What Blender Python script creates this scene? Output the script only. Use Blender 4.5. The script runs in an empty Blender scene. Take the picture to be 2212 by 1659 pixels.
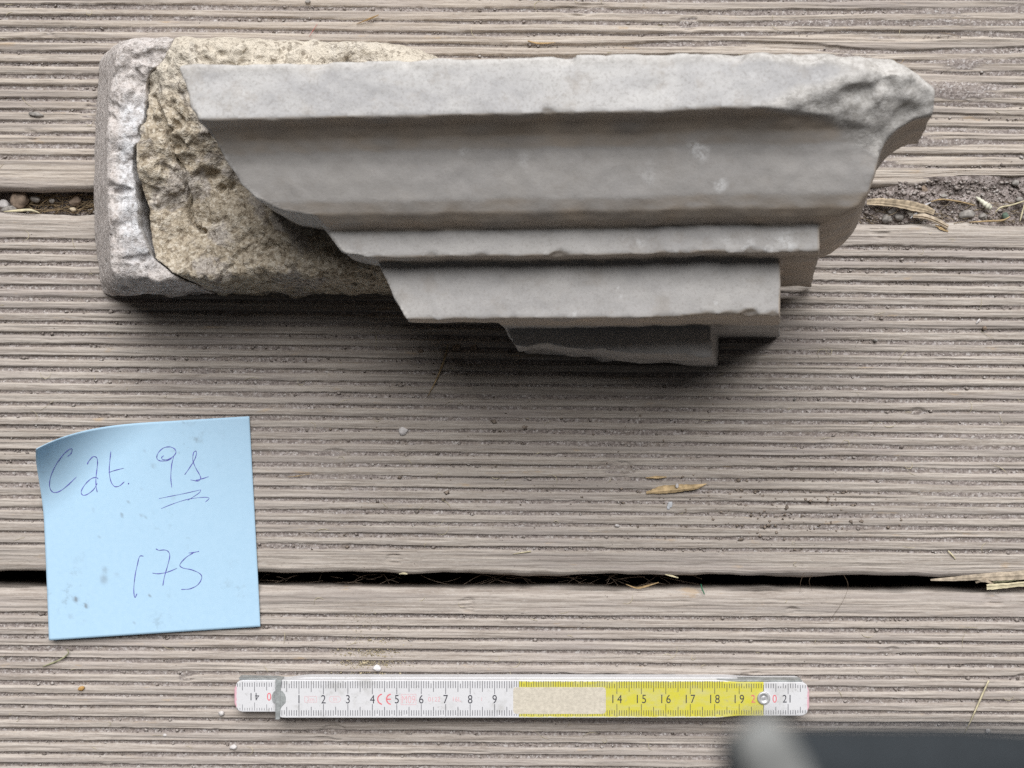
import bpy, math, random
import numpy as np

# ------------------------------------------------------------------ camera, sky, sun, exposure
SC = bpy.context.scene
CM = 0.01
CAM_H = 50.0                      # camera height above the deck, cm
FPX = 4500.0                      # focal length in pixels of the 3840 px wide photograph

cam_d = bpy.data.cameras.new('camera')
cam_d.sensor_width = 36.0
cam_d.lens = FPX / 3840.0 * 36.0
cam_d.clip_start = 0.005
cam_d.clip_end = 100.0
cam_d.dof.use_dof = True
cam_d.dof.focus_distance = 0.495
cam_d.dof.aperture_fstop = 20.0
cam = bpy.data.objects.new('camera', cam_d)
SC.collection.objects.link(cam)
cam.location = (0, 0, CAM_H * CM)
cam.rotation_euler = (0, 0, 0)
SC.camera = cam

SUN_EL, SUN_AZ = math.radians(52), math.radians(3)      # azimuth from north (+y) towards east
world = bpy.data.worlds.new('World')
SC.world = world
world.use_nodes = True
wn, wl = world.node_tree.nodes, world.node_tree.links
bg = wn['Background']
sky = wn.new('ShaderNodeTexSky')
sky.sky_type = 'NISHITA'
sky.sun_disc = False
sky.sun_elevation = SUN_EL
sky.sun_rotation = SUN_AZ
sky.air_density = 1.0
sky.dust_density = 6.0
sky.ozone_density = 1.0
hs = wn.new('ShaderNodeHueSaturation')
hs.inputs['Saturation'].default_value = 0.12
wl.new(sky.outputs[0], hs.inputs['Color'])
wl.new(hs.outputs[0], bg.inputs[0])
bg.inputs[1].default_value = 0.012

sun_d = bpy.data.lights.new('sun', 'SUN')
sun_d.energy = 5.0
sun_d.angle = math.radians(52)
sun_d.color = (1.0, 0.99, 0.98)
sun = bpy.data.objects.new('sun', sun_d)
SC.collection.objects.link(sun)
sun.rotation_euler = (math.radians(90) - SUN_EL, 0, math.pi - SUN_AZ)
sun.location = (0, 3, 4)

vs = SC.view_settings
vs.view_transform = 'Standard'
vs.look = 'None'
vs.exposure = -0.08
vs.gamma = 1.0
vs.use_curve_mapping = False
SC.cycles.max_bounces = 5
SC.cycles.diffuse_bounces = 3
SC.cycles.use_denoising = False        # keep the fine grain of wood, sand and stone

# ------------------------------------------------------------------ helpers
RNG = np.random.default_rng(7)
random.seed(7)


def at(u, v, z=0.0):
    """point (cm) seen at (u, v) of the 2212 px wide view of the photo, at height z"""
    k = (CAM_H - z) * (3840.0 / 2212.0) / FPX
    return np.array(((u - 1106.0) * k, (829.5 - v) * k, z))


def link(o, parent=None):
    SC.collection.objects.link(o)
    if parent is not None:
        o.parent = parent
    return o


def tag(o, label=None, cat=None, group=None, kind=None):
    if label: o['label'] = label
    if cat: o['category'] = cat
    if group: o['group'] = group
    if kind: o['kind'] = kind
    return o


def empty(name, loc_cm=(0, 0, 0), parent=None):
    o = bpy.data.objects.new(name, None)
    o.empty_display_size = 0.01
    o.location = [c * CM for c in loc_cm]
    return link(o, parent)


def mesh_obj(name, verts_cm, faces, mat=None, parent=None, smooth=True, origin=(0, 0, 0), rotz=0.0, attrs=None):
    """verts in cm, world frame unless origin given: origin is subtracted and used as location"""
    v = (np.asarray(verts_cm, dtype=np.float64) - np.asarray(origin)) * CM
    me = bpy.data.meshes.new(name)
    if isinstance(faces, np.ndarray):
        nf, k = faces.shape
        me.vertices.add(len(v))
        me.vertices.foreach_set('co', v.astype(np.float32).ravel())
        me.loops.add(nf * k)
        me.loops.foreach_set('vertex_index', faces.astype(np.int32).ravel())
        me.polygons.add(nf)
        me.polygons.foreach_set('loop_start', np.arange(0, nf * k, k, dtype=np.int32))
        me.update(calc_edges=True)
    else:
        me.from_pydata([tuple(p) for p in v], [], [tuple(f) for f in faces])
    if smooth:
        me.polygons.foreach_set('use_smooth', np.ones(len(me.polygons), dtype=bool))
    if attrs:
        for k_, a in attrs.items():
            at_ = me.attributes.new(k_, 'FLOAT', 'POINT')
            at_.data.foreach_set('value', np.asarray(a, dtype=np.float32))
    me.validate()
    me.update()
    if mat: me.materials.append(mat)
    o = bpy.data.objects.new(name, me)
    o.location = [c * CM for c in origin]
    o.rotation_euler = (0, 0, rotz)
    return link(o, parent)


def child(name, verts, faces, mat, parent, smooth=True, attrs=None):
    """verts in the parent's frame, cm"""
    return mesh_obj(name, verts, faces, mat, parent, smooth, attrs=attrs)


# ---- lattice noise, evaluated separably on regular (or irregular) axes
def _w(c, cell, m):
    c = np.asarray(c, dtype=np.float64)
    t = (c - c.min()) / cell + 1.0
    i = np.floor(t).astype(int)
    f = t - i
    W = np.zeros((len(c), m), dtype=np.float32)
    r = np.arange(len(c))
    b = [(1 - f) ** 3 / 6, (3 * f ** 3 - 6 * f ** 2 + 4) / 6, (-3 * f ** 3 + 3 * f ** 2 + 3 * f + 1) / 6, f ** 3 / 6]
    for k in range(4):
        W[r, np.clip(i + k - 1, 0, m - 1)] += b[k]
    return W


def lat(axes, cells, seed):
    """noise of about unit standard deviation on the product grid of axes"""
    rg = np.random.default_rng(seed)
    Ws = []
    for c, ce in zip(axes, cells):
        m = int((np.max(c) - np.min(c)) / ce) + 5
        Ws.append(_w(c, ce, m))
    L = rg.standard_normal([w.shape[1] for w in Ws]).astype(np.float32)
    for ax, W in enumerate(Ws):
        L = np.moveaxis(np.tensordot(W, L, axes=(1, ax)), 0, ax)
    return L * (1.45 ** len(axes))


def noise1(x, cell, seed):
    return lat([np.asarray(x)], [cell], seed)


def sstep(a, b, x):
    t = np.clip((x - a) / (b - a), 0, 1)
    return t * t * (3 - 2 * t)


def sd_poly(P, A, B):
    """signed distance of points (A, B) to a closed polygon, negative inside"""
    P = np.asarray(P, dtype=np.float64)
    d = np.full(A.shape, 1e9)
    s = np.ones(A.shape)
    n = len(P)
    j = n - 1
    for i in range(n):
        e = P[j] - P[i]
        wa, wb = A - P[i, 0], B - P[i, 1]
        t = np.clip((wa * e[0] + wb * e[1]) / max(e @ e, 1e-12), 0, 1)
        d = np.minimum(d, (wa - e[0] * t) ** 2 + (wb - e[1] * t) ** 2)
        c1, c2, c3 = B >= P[i, 1], B < P[j, 1], e[0] * wb > e[1] * wa
        s = np.where((c1 & c2 & c3) | (~c1 & ~c2 & ~c3), -s, s)
        j = i
    return (s * np.sqrt(d)).astype(np.float32)


def smax(a, b, k):
    h = np.clip(0.5 + 0.5 * (a - b) / k, 0, 1)
    return b + (a - b) * h + k * h * (1 - h)


def surface_nets(F, org, h):
    S = F < 0
    n = np.array(F.shape)
    a = S[:-1, :-1, :-1]
    allin, anyin = a.copy(), a.copy()
    offs = [(i, j, k) for i in (0, 1) for j in (0, 1) for k in (0, 1)]
    for o in offs[1:]:
        b = S[o[0]:n[0] - 1 + o[0], o[1]:n[1] - 1 + o[1], o[2]:n[2] - 1 + o[2]]
        allin &= b
        anyin |= b
    act = anyin & ~allin
    ids = np.full(act.shape, -1, dtype=np.int32)
    I = np.argwhere(act)
    ids[act] = np.arange(len(I))
    c = {o: F[I[:, 0] + o[0], I[:, 1] + o[1], I[:, 2] + o[2]] for o in offs}
    acc = np.zeros((len(I), 3))
    cnt = np.zeros(len(I))
    for o in offs:
        for ax in range(3):
            if o[ax]: continue
            p = list(o); p[ax] = 1; p = tuple(p)
            fa, fb = c[o], c[p]
            m = (fa < 0) != (fb < 0)
            t = np.where(m, fa / np.where(m, fa - fb, 1), 0)
            q = np.array(o, dtype=float)[None, :].repeat(len(I), 0)
            q[:, ax] = t
            acc[m] += q[m]
            cnt[m] += 1
    V = (I + acc / cnt[:, None]) * h + np.array(org)
    faces = []
    for ax in range(3):
        sl0 = [slice(None)] * 3; sl1 = [slice(None)] * 3
        sl0[ax] = slice(0, -1); sl1[ax] = slice(1, None)
        s0, s1 = S[tuple(sl0)], S[tuple(sl1)]
        E = np.argwhere(s0 != s1)
        u, w = (ax + 1) % 3, (ax + 2) % 3
        E = E[(E[:, u] > 0) & (E[:, w] > 0) & (E[:, u] < n[u] - 1) & (E[:, w] < n[w] - 1)]
        flip = ~s0[E[:, 0], E[:, 1], E[:, 2]]
        du = np.zeros(3, int); du[u] = 1
        dw = np.zeros(3, int); dw[w] = 1
        g = lambda q: ids[q[:, 0], q[:, 1], q[:, 2]]
        f = np.stack([g(E - du - dw), g(E - dw), g(E), g(E - du)], 1)
        f[flip] = f[flip][:, ::-1]
        faces.append(f)
    return V, np.concatenate(faces)


# ---- shader helpers
class NT:
    def __init__(self, name, rough=0.8, spec=0.3):
        self.m = bpy.data.materials.new(name)
        self.m.use_nodes = True
        self.t = self.m.node_tree
        self.b = self.t.nodes['Principled BSDF']
        self.b.inputs['Roughness'].default_value = rough
        self.b.inputs['Specular IOR Level'].default_value = spec
        self._tc = None

    def n(self, ty): return self.t.nodes.new(ty)

    def put(self, sock, v):
        if hasattr(v, 'is_linked') or isinstance(v, bpy.types.NodeSocket):
            self.t.links.new(v, sock)
        elif isinstance(v, (tuple, list)) and len(v) == 3 and sock.type == 'RGBA':
            sock.default_value = (*v, 1)
        else:
            sock.default_value = v

    def co(self, scale=(1, 1, 1), loc=(0, 0, 0)):
        if not self._tc: self._tc = self.n('ShaderNodeTexCoord')
        mp = self.n('ShaderNodeMapping')
        self.t.links.new(self._tc.outputs['Object'], mp.inputs[0])
        mp.inputs['Scale'].default_value = scale
        mp.inputs['Location'].default_value = loc
        return mp.outputs[0]

    def noise(self, scale=(1, 1, 1), detail=3, rough=0.55, loc=(0, 0, 0), dist=0.0):
        if not isinstance(scale, (tuple, list)): scale = (scale,) * 3
        nz = self.n('ShaderNodeTexNoise')
        self.t.links.new(self.co(scale, loc), nz.inputs['Vector'])
        nz.inputs['Scale'].default_value = 1.0
        nz.inputs['Detail'].default_value = detail
        nz.inputs['Roughness'].default_value = rough
        nz.inputs['Distortion'].default_value = dist
        return nz.outputs['Fac']

    def vor(self, scale, out='Distance'):
        nz = self.n('ShaderNodeTexVoronoi')
        self.t.links.new(self.co((scale,) * 3), nz.inputs['Vector'])
        nz.inputs['Scale'].default_value = 1.0
        return nz.outputs[out]

    def grain(self, scale):
        nz = self.n('ShaderNodeTexVoronoi')
        self.t.links.new(self.co((scale,) * 3), nz.inputs['Vector'])
        nz.inputs['Scale'].default_value = 1.0
        sp = self.n('ShaderNodeSeparateColor')
        self.t.links.new(nz.outputs['Color'], sp.inputs[0])
        return sp.outputs[0]

    def attr(self, name):
        a = self.n('ShaderNodeAttribute')
        a.attribute_name = name
        return a.outputs['Fac']

    def step(self, x, a, b):
        r = self.n('ShaderNodeMapRange')
        r.interpolation_type = 'SMOOTHSTEP'
        self.put(r.inputs[0], x)
        r.inputs[1].default_value, r.inputs[2].default_value = a, b
        return r.outputs[0]

    def math(self, op, a, b=0.0):
        r = self.n('ShaderNodeMath')
        r.operation = op
        self.put(r.inputs[0], a); self.put(r.inputs[1], b)
        return r.outputs[0]

    def mix(self, f, a, b, mode='MIX'):
        r = self.n('ShaderNodeMix')
        r.data_type = 'RGBA'
        r.blend_type = mode
        self.put(r.inputs[0], f); self.put(r.inputs[6], a); self.put(r.inputs[7], b)
        return r.outputs[2]

    def ramp(self, f, stops):
        r = self.n('ShaderNodeValToRGB')
        cr = r.color_ramp
        while len(cr.elements) < len(stops): cr.elements.new(0.5)
        for e, (p, c) in zip(cr.elements, stops):
            e.position = p; e.color = (*c, 1)
        self.put(r.inputs[0], f)
        return r.outputs[0]

    def col(self, v): self.put(self.b.inputs['Base Color'], v); return self

    def rough(self, v): self.put(self.b.inputs['Roughness'], v); return self

    def bump(self, h, dist_cm, strength=1.0):
        bp = self.n('ShaderNodeBump')
        bp.inputs['Strength'].default_value = strength
        bp.inputs['Distance'].default_value = dist_cm * CM
        self.put(bp.inputs['Height'], h)
        self.t.links.new(bp.outputs[0], self.b.inputs['Normal'])
        return self


def plain(name, c, rough=0.8, spec=0.3, metal=0.0, var=0.25, sc=400.0):
    t = NT(name, rough, spec)
    f = t.noise(sc, 4)
    t.col(t.mix(t.step(f, 0.3, 0.7), tuple(x * (1 - var) for x in c), tuple(min(1, x * (1 + var)) for x in c)))
    t.b.inputs['Metallic'].default_value = metal
    t.bump(t.noise(sc * 3, 3), 0.02, 0.5)
    return t.m


# ------------------------------------------------------------------ materials
def wood_material(name, seed, tint=(1, 1, 1)):
    t = NT(name, 0.86, 0.2)
    L = (seed * 3.1, seed * 1.7, seed)
    g1 = t.noise((18, 700, 60), 6, 0.7, L, 0.3)
    g2 = t.noise((70, 1500, 120), 3, 0.75, L)
    g3 = t.noise((500, 1300, 300), 3, 0.8, L)
    rib = t.noise((7, 230, 3), 2, 0.5, L)
    big = t.noise((16, 60, 10), 3, 0.5, L)
    A = [c * k for c, k in zip((0.475, 0.424, 0.376), tint)]
    B = [c * k for c, k in zip((0.32, 0.275, 0.238), tint)]
    c = t.mix(t.step(g1, 0.36, 0.62), B, A)
    c = t.mix(t.math('MULTIPLY', t.step(g2, 0.50, 0.70), 0.45), c, (0.60, 0.56, 0.52))
    c = t.mix(t.math('MULTIPLY', t.step(g2, 0.44, 0.30), 0.6), c, (0.165, 0.135, 0.115))
    c = t.mix(t.math('MULTIPLY', t.step(g3, 0.54, 0.68), 0.30), c, (0.62, 0.59, 0.56))
    c = t.mix(t.math('MULTIPLY', t.step(g3, 0.44, 0.30), 0.40), c, (0.19, 0.16, 0.145))
    c = t.mix(t.math('MULTIPLY', t.step(rib, 0.50, 0.66), 0.45), c, (0.27, 0.24, 0.225))
    c = t.mix(t.math('MULTIPLY', t.step(big, 0.50, 0.72), 0.35), c, (0.38, 0.335, 0.325))
    och = t.noise((45, 220, 30), 4, 0.65, (L[0] + 4, L[1], L[2]))
    c = t.mix(t.math('MULTIPLY', t.step(och, 0.625, 0.73), 0.55), c, (0.47, 0.34, 0.21))
    wh = t.noise((140, 200, 140), 6, 0.8, (L[0] + 9, L[1], L[2]))
    c = t.mix(t.math('MULTIPLY', t.step(wh, 0.655, 0.74), 0.55), c, (0.66, 0.65, 0.66))
    # sand lying in the grooves (the attribute says where it lies)
    gr = t.grain(1500)
    gr2 = t.grain(900)
    sp2 = t.noise(120, 4, 0.6)
    dirt = t.ramp(gr, [(0.0, (0.19, 0.16, 0.15)), (0.45, (0.29, 0.252, 0.235)), (0.85, (0.37, 0.328, 0.308)), (0.98, (0.50, 0.47, 0.455))])
    dirt = t.mix(t.math('MULTIPLY', t.step(gr2, 0.92, 0.96), 0.6), dirt, (0.50, 0.46, 0.45))
    dirt = t.mix(t.math('MULTIPLY', t.step(sp2, 0.45, 0.7), 0.35), dirt, (0.30, 0.25, 0.20))
    dust = t.step(t.noise((80, 300, 80), 6, 0.7, (L[0], 5, 3)), 0.50, 0.70)
    c = t.mix(t.math('MULTIPLY', dust, 0.22), c, t.mix(0.5, dirt, (0.42, 0.375, 0.35)))
    c = t.mix(t.attr('dirt'), c, dirt)
    t.col(c)
    h = t.math('ADD', t.math('MULTIPLY', g2, 0.6), t.math('ADD', t.math('MULTIPLY', g3, 0.3), t.math('MULTIPLY', gr, t.math('MULTIPLY', t.attr('dirt'), 0.8))))
    t.bump(h, 0.04, 0.9)
    return t.m


M_WOOD = [wood_material('weathered_wood_%s' % n, s, ti) for n, s, ti in
          (('north', 1, (1.08, 1.07, 1.05)), ('middle', 2, (0.97, 0.975, 0.98)), ('south', 3, (1.03, 1.03, 1.04)))]


def soil_material():
    t = NT('soil', 0.95, 0.15)
    f = t.noise(900, 5, 0.7)
    c = t.mix(t.step(t.math('ADD', t.math('MULTIPLY', f, 0.5), t.math('MULTIPLY', t.grain(1100), 0.5)), 0.2, 0.8), (0.16, 0.13, 0.118), (0.45, 0.395, 0.375))
    c = t.mix(t.step(t.noise(2600, 2), 0.66, 0.74), c, (0.56, 0.53, 0.51))
    t.col(c)
    t.bump(f, 0.08, 0.8)
    return t.m


M_SOIL = soil_material()
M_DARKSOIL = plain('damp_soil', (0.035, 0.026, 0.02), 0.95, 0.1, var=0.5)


def marble_material():
    t = NT('weathered_marble', 0.62, 0.3)
    big = t.noise((28, 40, 40), 5, 0.6, dist=0.6)
    fine = t.noise(260, 5, 0.68)
    c = t.mix(t.step(big, 0.34, 0.66), (0.43, 0.425, 0.43), (0.59, 0.58, 0.57))
    c = t.mix(t.math('MULTIPLY', t.step(fine, 0.42, 0.72), 0.5), c, (0.58, 0.57, 0.565))
    c = t.mix(t.math('MULTIPLY', t.step(t.noise(70, 6, 0.75, (3, 1, 2)), 0.51, 0.68), 0.55), c, (0.37, 0.335, 0.30))
    grain = t.noise(950, 3, 0.75)
    c = t.mix(t.math('MULTIPLY', t.step(grain, 0.50, 0.34), 0.40), c, (0.27, 0.25, 0.235))
    c = t.mix(t.math('MULTIPLY', t.step(grain, 0.56, 0.70), 0.22), c, (0.68, 0.67, 0.66))
    rg = t.attr('rough')
    rc = t.mix(t.step(t.math('ADD', t.math('MULTIPLY', t.noise(420, 4, 0.75), 0.7), t.math('MULTIPLY', t.grain(1000), 0.3)), 0.30, 0.66), (0.40, 0.38, 0.355), (0.60, 0.58, 0.555))
    c = t.mix(t.math('MULTIPLY', rg, 0.85), c, rc)
    c = t.mix(t.math('MULTIPLY', t.attr('patina_shade'), t.math('ADD', t.math('MULTIPLY', big, 0.6), 0.5)), c, (0.29, 0.272, 0.256))
    c = t.mix(t.attr('beige_lift'), c, (0.58, 0.485, 0.39))
    lm = t.math('MULTIPLY', t.attr('lime'), t.step(t.noise(520, 4, 0.8), 0.36, 0.60))
    c = t.mix(t.math('MULTIPLY', lm, 0.8), c, (0.74, 0.745, 0.75))
    t.col(c)
    h = t.math('ADD', t.math('MULTIPLY', fine, 0.5), t.math('MULTIPLY', grain, 0.25))
    h = t.math('MULTIPLY', h, t.math('ADD', t.math('MULTIPLY', rg, 1.0), 0.6))
    t.bump(h, 0.05, 0.8)
    return t.m


def mortar_material():
    t = NT('ochre_mortar', 0.95, 0.12)
    big = t.noise(55, 4, 0.6, dist=0.4)
    mid = t.noise(330, 4, 0.7)
    fine = t.noise(850, 3, 0.7)
    c = t.ramp(t.math('ADD', t.math('MULTIPLY', mid, 0.55), t.math('MULTIPLY', fine, 0.45)),
               [(0.36, (0.17, 0.135, 0.10)), (0.44, (0.40, 0.335, 0.25)), (0.53, (0.54, 0.47, 0.37)), (0.63, (0.72, 0.655, 0.56))])
    grey = t.mix(t.step(fine, 0.35, 0.65), (0.33, 0.295, 0.265), (0.56, 0.515, 0.475))
    c = t.mix(t.math('MULTIPLY', t.step(big, 0.52, 0.60), 0.8), c, grey)
    c = t.mix(t.math('MULTIPLY', t.attr('pale'), 0.7), c, (0.74, 0.68, 0.585))
    gr = t.grain(800)
    c = t.mix(t.math('MULTIPLY', t.step(gr, 0.25, 0.0), 0.55), c, (0.14, 0.105, 0.075))
    c = t.mix(t.math('MULTIPLY', t.step(gr, 0.75, 1.0), 0.7), c, (0.72, 0.655, 0.55))
    v = t.vor(300)
    c = t.mix(t.math('MULTIPLY', t.step(v, 0.17, 0.05), 0.6), c, (0.09, 0.068, 0.05))
    t.col(c)
    t.bump(t.math('ADD', t.math('ADD', fine, t.math('MULTIPLY', gr, 0.4)), t.math('MULTIPLY', mid, 0.8)), 0.12, 0.9)
    return t.m


def lime_material():
    t = NT('chalky_lime', 0.95, 0.12)
    mid = t.noise(230, 5, 0.75)
    fine = t.noise(800, 4, 0.75)
    chalk = t.mix(t.step(mid, 0.38, 0.60), (0.52, 0.495, 0.49), (0.80, 0.80, 0.82))
    side = t.mix(t.step(fine, 0.36, 0.64), (0.54, 0.49, 0.46), (0.74, 0.69, 0.665))
    side = t.mix(t.math('MULTIPLY', t.step(mid, 0.45, 0.65), 0.5), side, (0.66, 0.595, 0.56))
    c = t.mix(t.attr('chalk'), side, chalk)
    gr = t.grain(850)
    c = t.mix(t.math('MULTIPLY', t.step(gr, 0.25, 0.0), 0.55), c, (0.20, 0.18, 0.165))
    c = t.mix(t.math('MULTIPLY', t.step(gr, 0.75, 1.0), 0.35), c, (0.78, 0.76, 0.75))
    c = t.mix(t.math('MULTIPLY', t.step(fine, 0.44, 0.34), 0.45), c, (0.22, 0.19, 0.165))
    t.col(c)
    t.bump(t.math('ADD', t.math('ADD', fine, t.math('MULTIPLY', gr, 0.4)), t.math('MULTIPLY', mid, 0.4)), 0.10, 0.9)
    return t.m


M_MARBLE, M_MORTAR, M_LIME = marble_material(), mortar_material(), lime_material()
M_STRAW = plain('dry_straw', (0.40, 0.29, 0.16), 0.75, 0.25, var=0.35)
M_STRAW2 = plain('pale_straw', (0.56, 0.50, 0.34), 0.7, 0.25, var=0.25)
M_SPLINT = plain('fresh_splinter_wood', (0.52, 0.385, 0.22), 0.8, 0.2, var=0.3)
M_SPLINT2 = plain('grey_splinter_wood', (0.42, 0.35, 0.27), 0.85, 0.2, var=0.35)
M_GREYSTONE = plain('grey_stone', (0.30, 0.28, 0.26), 0.9, 0.2, var=0.4)
M_PALESTONE = plain('pale_stone', (0.62, 0.59, 0.58), 0.9, 0.2, var=0.2)
M_BROWNSTONE = plain('brown_clod', (0.26, 0.20, 0.155), 0.95, 0.15, var=0.4)
M_ORANGE = plain('orange_fragment', (0.50, 0.30, 0.11), 0.8, 0.2, var=0.3)
M_GREEN = plain('green_fibre', (0.03, 0.16, 0.09), 0.6, 0.3)
M_RED = plain('red_thread', (0.50, 0.12, 0.11), 0.7, 0.3)
M_HAIR = plain('brown_hair', (0.12, 0.08, 0.05), 0.5, 0.4)
M_GRIT = None


def grit_material():
    t = NT('mixed_grit', 0.92, 0.2)
    oi = t.vor(900, 'Color')
    s = t.n('ShaderNodeSeparateColor')
    t.put(s.inputs[0], oi)
    t.col(t.ramp(s.outputs[0], [(0.0, (0.15, 0.125, 0.11)), (0.4, (0.30, 0.26, 0.24)), (0.75, (0.36, 0.32, 0.295)), (0.95, (0.47, 0.44, 0.42))]))
    return t.m


M_GRIT = grit_material()

# ------------------------------------------------------------------ ground under the deck
gx = np.linspace(-120, 120, 60)
gy = np.linspace(-120, 120, 60)
GX, GY = np.meshgrid(gx, gy, indexing='ij')
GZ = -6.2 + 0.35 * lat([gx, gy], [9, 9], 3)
idx = np.arange(3600).reshape(60, 60)
gf = np.stack([idx[:-1, :-1], idx[1:, :-1], idx[1:, 1:], idx[:-1, 1:]], -1).reshape(-1, 4)
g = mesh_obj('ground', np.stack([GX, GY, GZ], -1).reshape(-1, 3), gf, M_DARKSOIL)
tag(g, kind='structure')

# ------------------------------------------------------------------ deck planks
deck = empty('deck')
tag(deck, kind='structure')
PITCH = 0.482
WIDTH = 14.8
THICK = 2.8


def nonuni(lo, hi, a, b, fine, coarse):
    """axis with a fine step inside [a, b] and a coarse one outside"""
    parts = []
    if lo < a: parts.append(np.linspace(lo, a, max(2, int((a - lo) / coarse)), endpoint=False))
    parts.append(np.linspace(max(lo, a), min(hi, b), int((min(hi, b) - max(lo, a)) / fine), endpoint=not hi > b))
    if hi > b: parts.append(np.linspace(b, hi, max(2, int((hi - b) / coarse))))
    return np.concatenate(parts)


def plank(i, y_south, rot, mat, vis, edge_s, edge_n, seed, wear, coarse=False):
    """a ribbed deck board; local frame: y from 0 (south edge) to WIDTH, z = 0 at the rib tops"""
    fx = 0.5 if coarse else 0.085
    x = nonuni(-48, 48, -22.5, 22.5, fx, 1.5)
    fy = 0.06 if coarse else 0.03
    y = nonuni(0, WIDTH, max(0, vis[0]), min(WIDTH, vis[1]), fy, 0.08)
    X, Y = np.meshgrid(x, y, indexing='ij')
    strip = 1.08
    nr = int(round((WIDTH - 2 * strip) / PITCH))
    pitch = (WIDTH - 2 * strip) / nr
    # wandering of the cut with the grain
    wob = 0.010 * lat([x, y], [5.5, 0.9], seed) + 0.003 * lat([x, y], [0.8, 0.3], seed + 1)
    wmask = wear(X, Y)
    wob = wob + wmask * (0.085 * lat([x, y], [4.0, 0.6], seed + 2) + 0.018 * lat([x, y], [1.2, 0.3], seed + 3))
    q = (Y + wob - strip) / pitch            # rib number along y; grooves at whole numbers
    k = np.floor(q + 0.5)
    d = (q - k) * pitch                        # distance from the nearest groove centre
    k = np.clip(k, 0, nr)
    inside = (q > -0.5) & (q < nr + 0.5)
    ghw = 0.068 + 0.016 * lat([x, y], [3.0, 0.45], seed + 4) + 0.004 * lat([x, y], [0.12, 0.2], seed + 5)
    ghw = np.clip(ghw + wmask * 0.02, 0.035, 0.15)
    dep = 0.165 * (1 - 0.35 * wmask)
    # north wall of a groove (south flank of the rib above) is steep, the other one worn round
    e = np.where(d > 0, (d - ghw) / 0.028, (-d - ghw) / 0.075)
    prof = np.where(inside, -dep * (1 - sstep(-0.4, 1.0, e)), 0.0)
    # rounded rib tops
    crown = np.where(inside, -0.028 * np.clip(1 - np.abs(np.abs(d) - pitch / 2) / (pitch / 2), 0, 1) * 0 - 0.018 * np.clip((pitch * 0.30 - np.abs(d)) / (pitch * 0.30), 0, 1) ** 1.0, 0)
    wood = prof + crown
    wood = wood + 0.007 * lat([x, y], [4.5, 0.045], seed + 6) * (1 + wmask) + 0.007 * lat([x, y], [0.9, 0.03], seed + 7) + 0.012 * lat([x, y], [4, 1.2], seed + 8)
    # splits along the grain
    sp = lat([x, y], [5.0, 0.10], seed + 9) + 0.5 * lat([x, y], [1.2, 0.08], seed + 10)
    wood = wood - 0.05 * sstep(2.3, 3.0, sp)
    # torn out lengths of rib
    tor = lat([x, y], [0.7, 0.5], seed + 11)
    wood = wood - (0.07 + 0.03 * lat([x, y], [0.3, 0.03], seed + 12)) * sstep(2.2, 2.6, tor + 0.5 * wmask)
    # sand in the grooves
    fill = lat([x, y], [3.0, 1.1], seed + 13)
    lvl = -0.10 + 0.02 * fill + wmask * (0.03 + 0.05 * lat([x, y], [1.8, 0.4], seed + 15)) - 0.04 * np.exp(-((d - ghw) / 0.03) ** 2) * np.clip(0.7 - 0.35 * fill, 0.15, 1.2)
    gr = lat([x, y], [0.11, 0.05], seed + 14)
    lvl = lvl + 0.006 * gr
    lvl = np.where(inside, lvl, -9)
    z = np.maximum(wood, lvl)
    dirt = sstep(-0.015, 0.02, lvl - wood)
    # worn long edges
    ys, yn = edge_s(x)[:, None], edge_n(x)[:, None]
    fs, fn = np.clip(1 - Y / 0.9, 0, 1), np.clip(1 - (WIDTH - Y) / 0.9, 0, 1)
    Yo = Y + ys * fs + yn * fn
    rs, rn = np.clip(1 - Y / 0.22, 0, 1), np.clip(1 - (WIDTH - Y) / 0.30, 0, 1)
    z = z - 0.14 * rs ** 2.2 - 0.22 * rn ** 2.0
    nx, ny = X.shape
    # side walls
    def wall(j, sgn):
        rows = []
        for dz, dy in ((0.25, 0.03), (0.9, 0.02), (THICK, 0.0)):
            n = 0.03 * lat([x], [1.3], seed + 20 + int(dz * 10) + sgn)
            rows.append(np.stack([x, Yo[:, j] + sgn * dy + n, np.full(nx, -dz)], -1))
        return rows
    top = np.stack([X, Yo, z], -1)
    S = wall(0, -1)
    N = wall(ny - 1, 1)
    full = np.stack(S[::-1] + [top[:, j] for j in range(ny)] + N, 1)
    D = np.concatenate([np.zeros((nx, 3)), dirt, np.zeros((nx, 3))], 1)
    m = full.shape[1]
    idx = np.arange(nx * m).reshape(nx, m)
    f = np.stack([idx[:-1, :-1], idx[1:, :-1], idx[1:, 1:], idx[:-1, 1:]], -1).reshape(-1, 4)
    under = np.stack([idx[:-1, -1], idx[1:, -1], idx[1:, 0], idx[:-1, 0]], -1)
    f = np.concatenate([f, under])
    o = mesh_obj('plank', full.reshape(-1, 3), f, mat, deck, attrs={'dirt': D.ravel()})
    o.location = (0, y_south * CM, 0)
    o.rotation_euler = (0, 0, rot)
    return o


def edge_curve(pts, seed, amp=0.03):
    px, py = zip(*pts)
    def f(x):
        return np.interp(x, px, py) + amp * noise1(x, 1.1, seed) + amp * 0.5 * noise1(x, 0.35, seed + 1)
    return f


no_wear = lambda X, Y: 0.0 * X
R1, R2, R3 = math.radians(-0.5), math.radians(-0.5), math.radians(-0.4)
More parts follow.
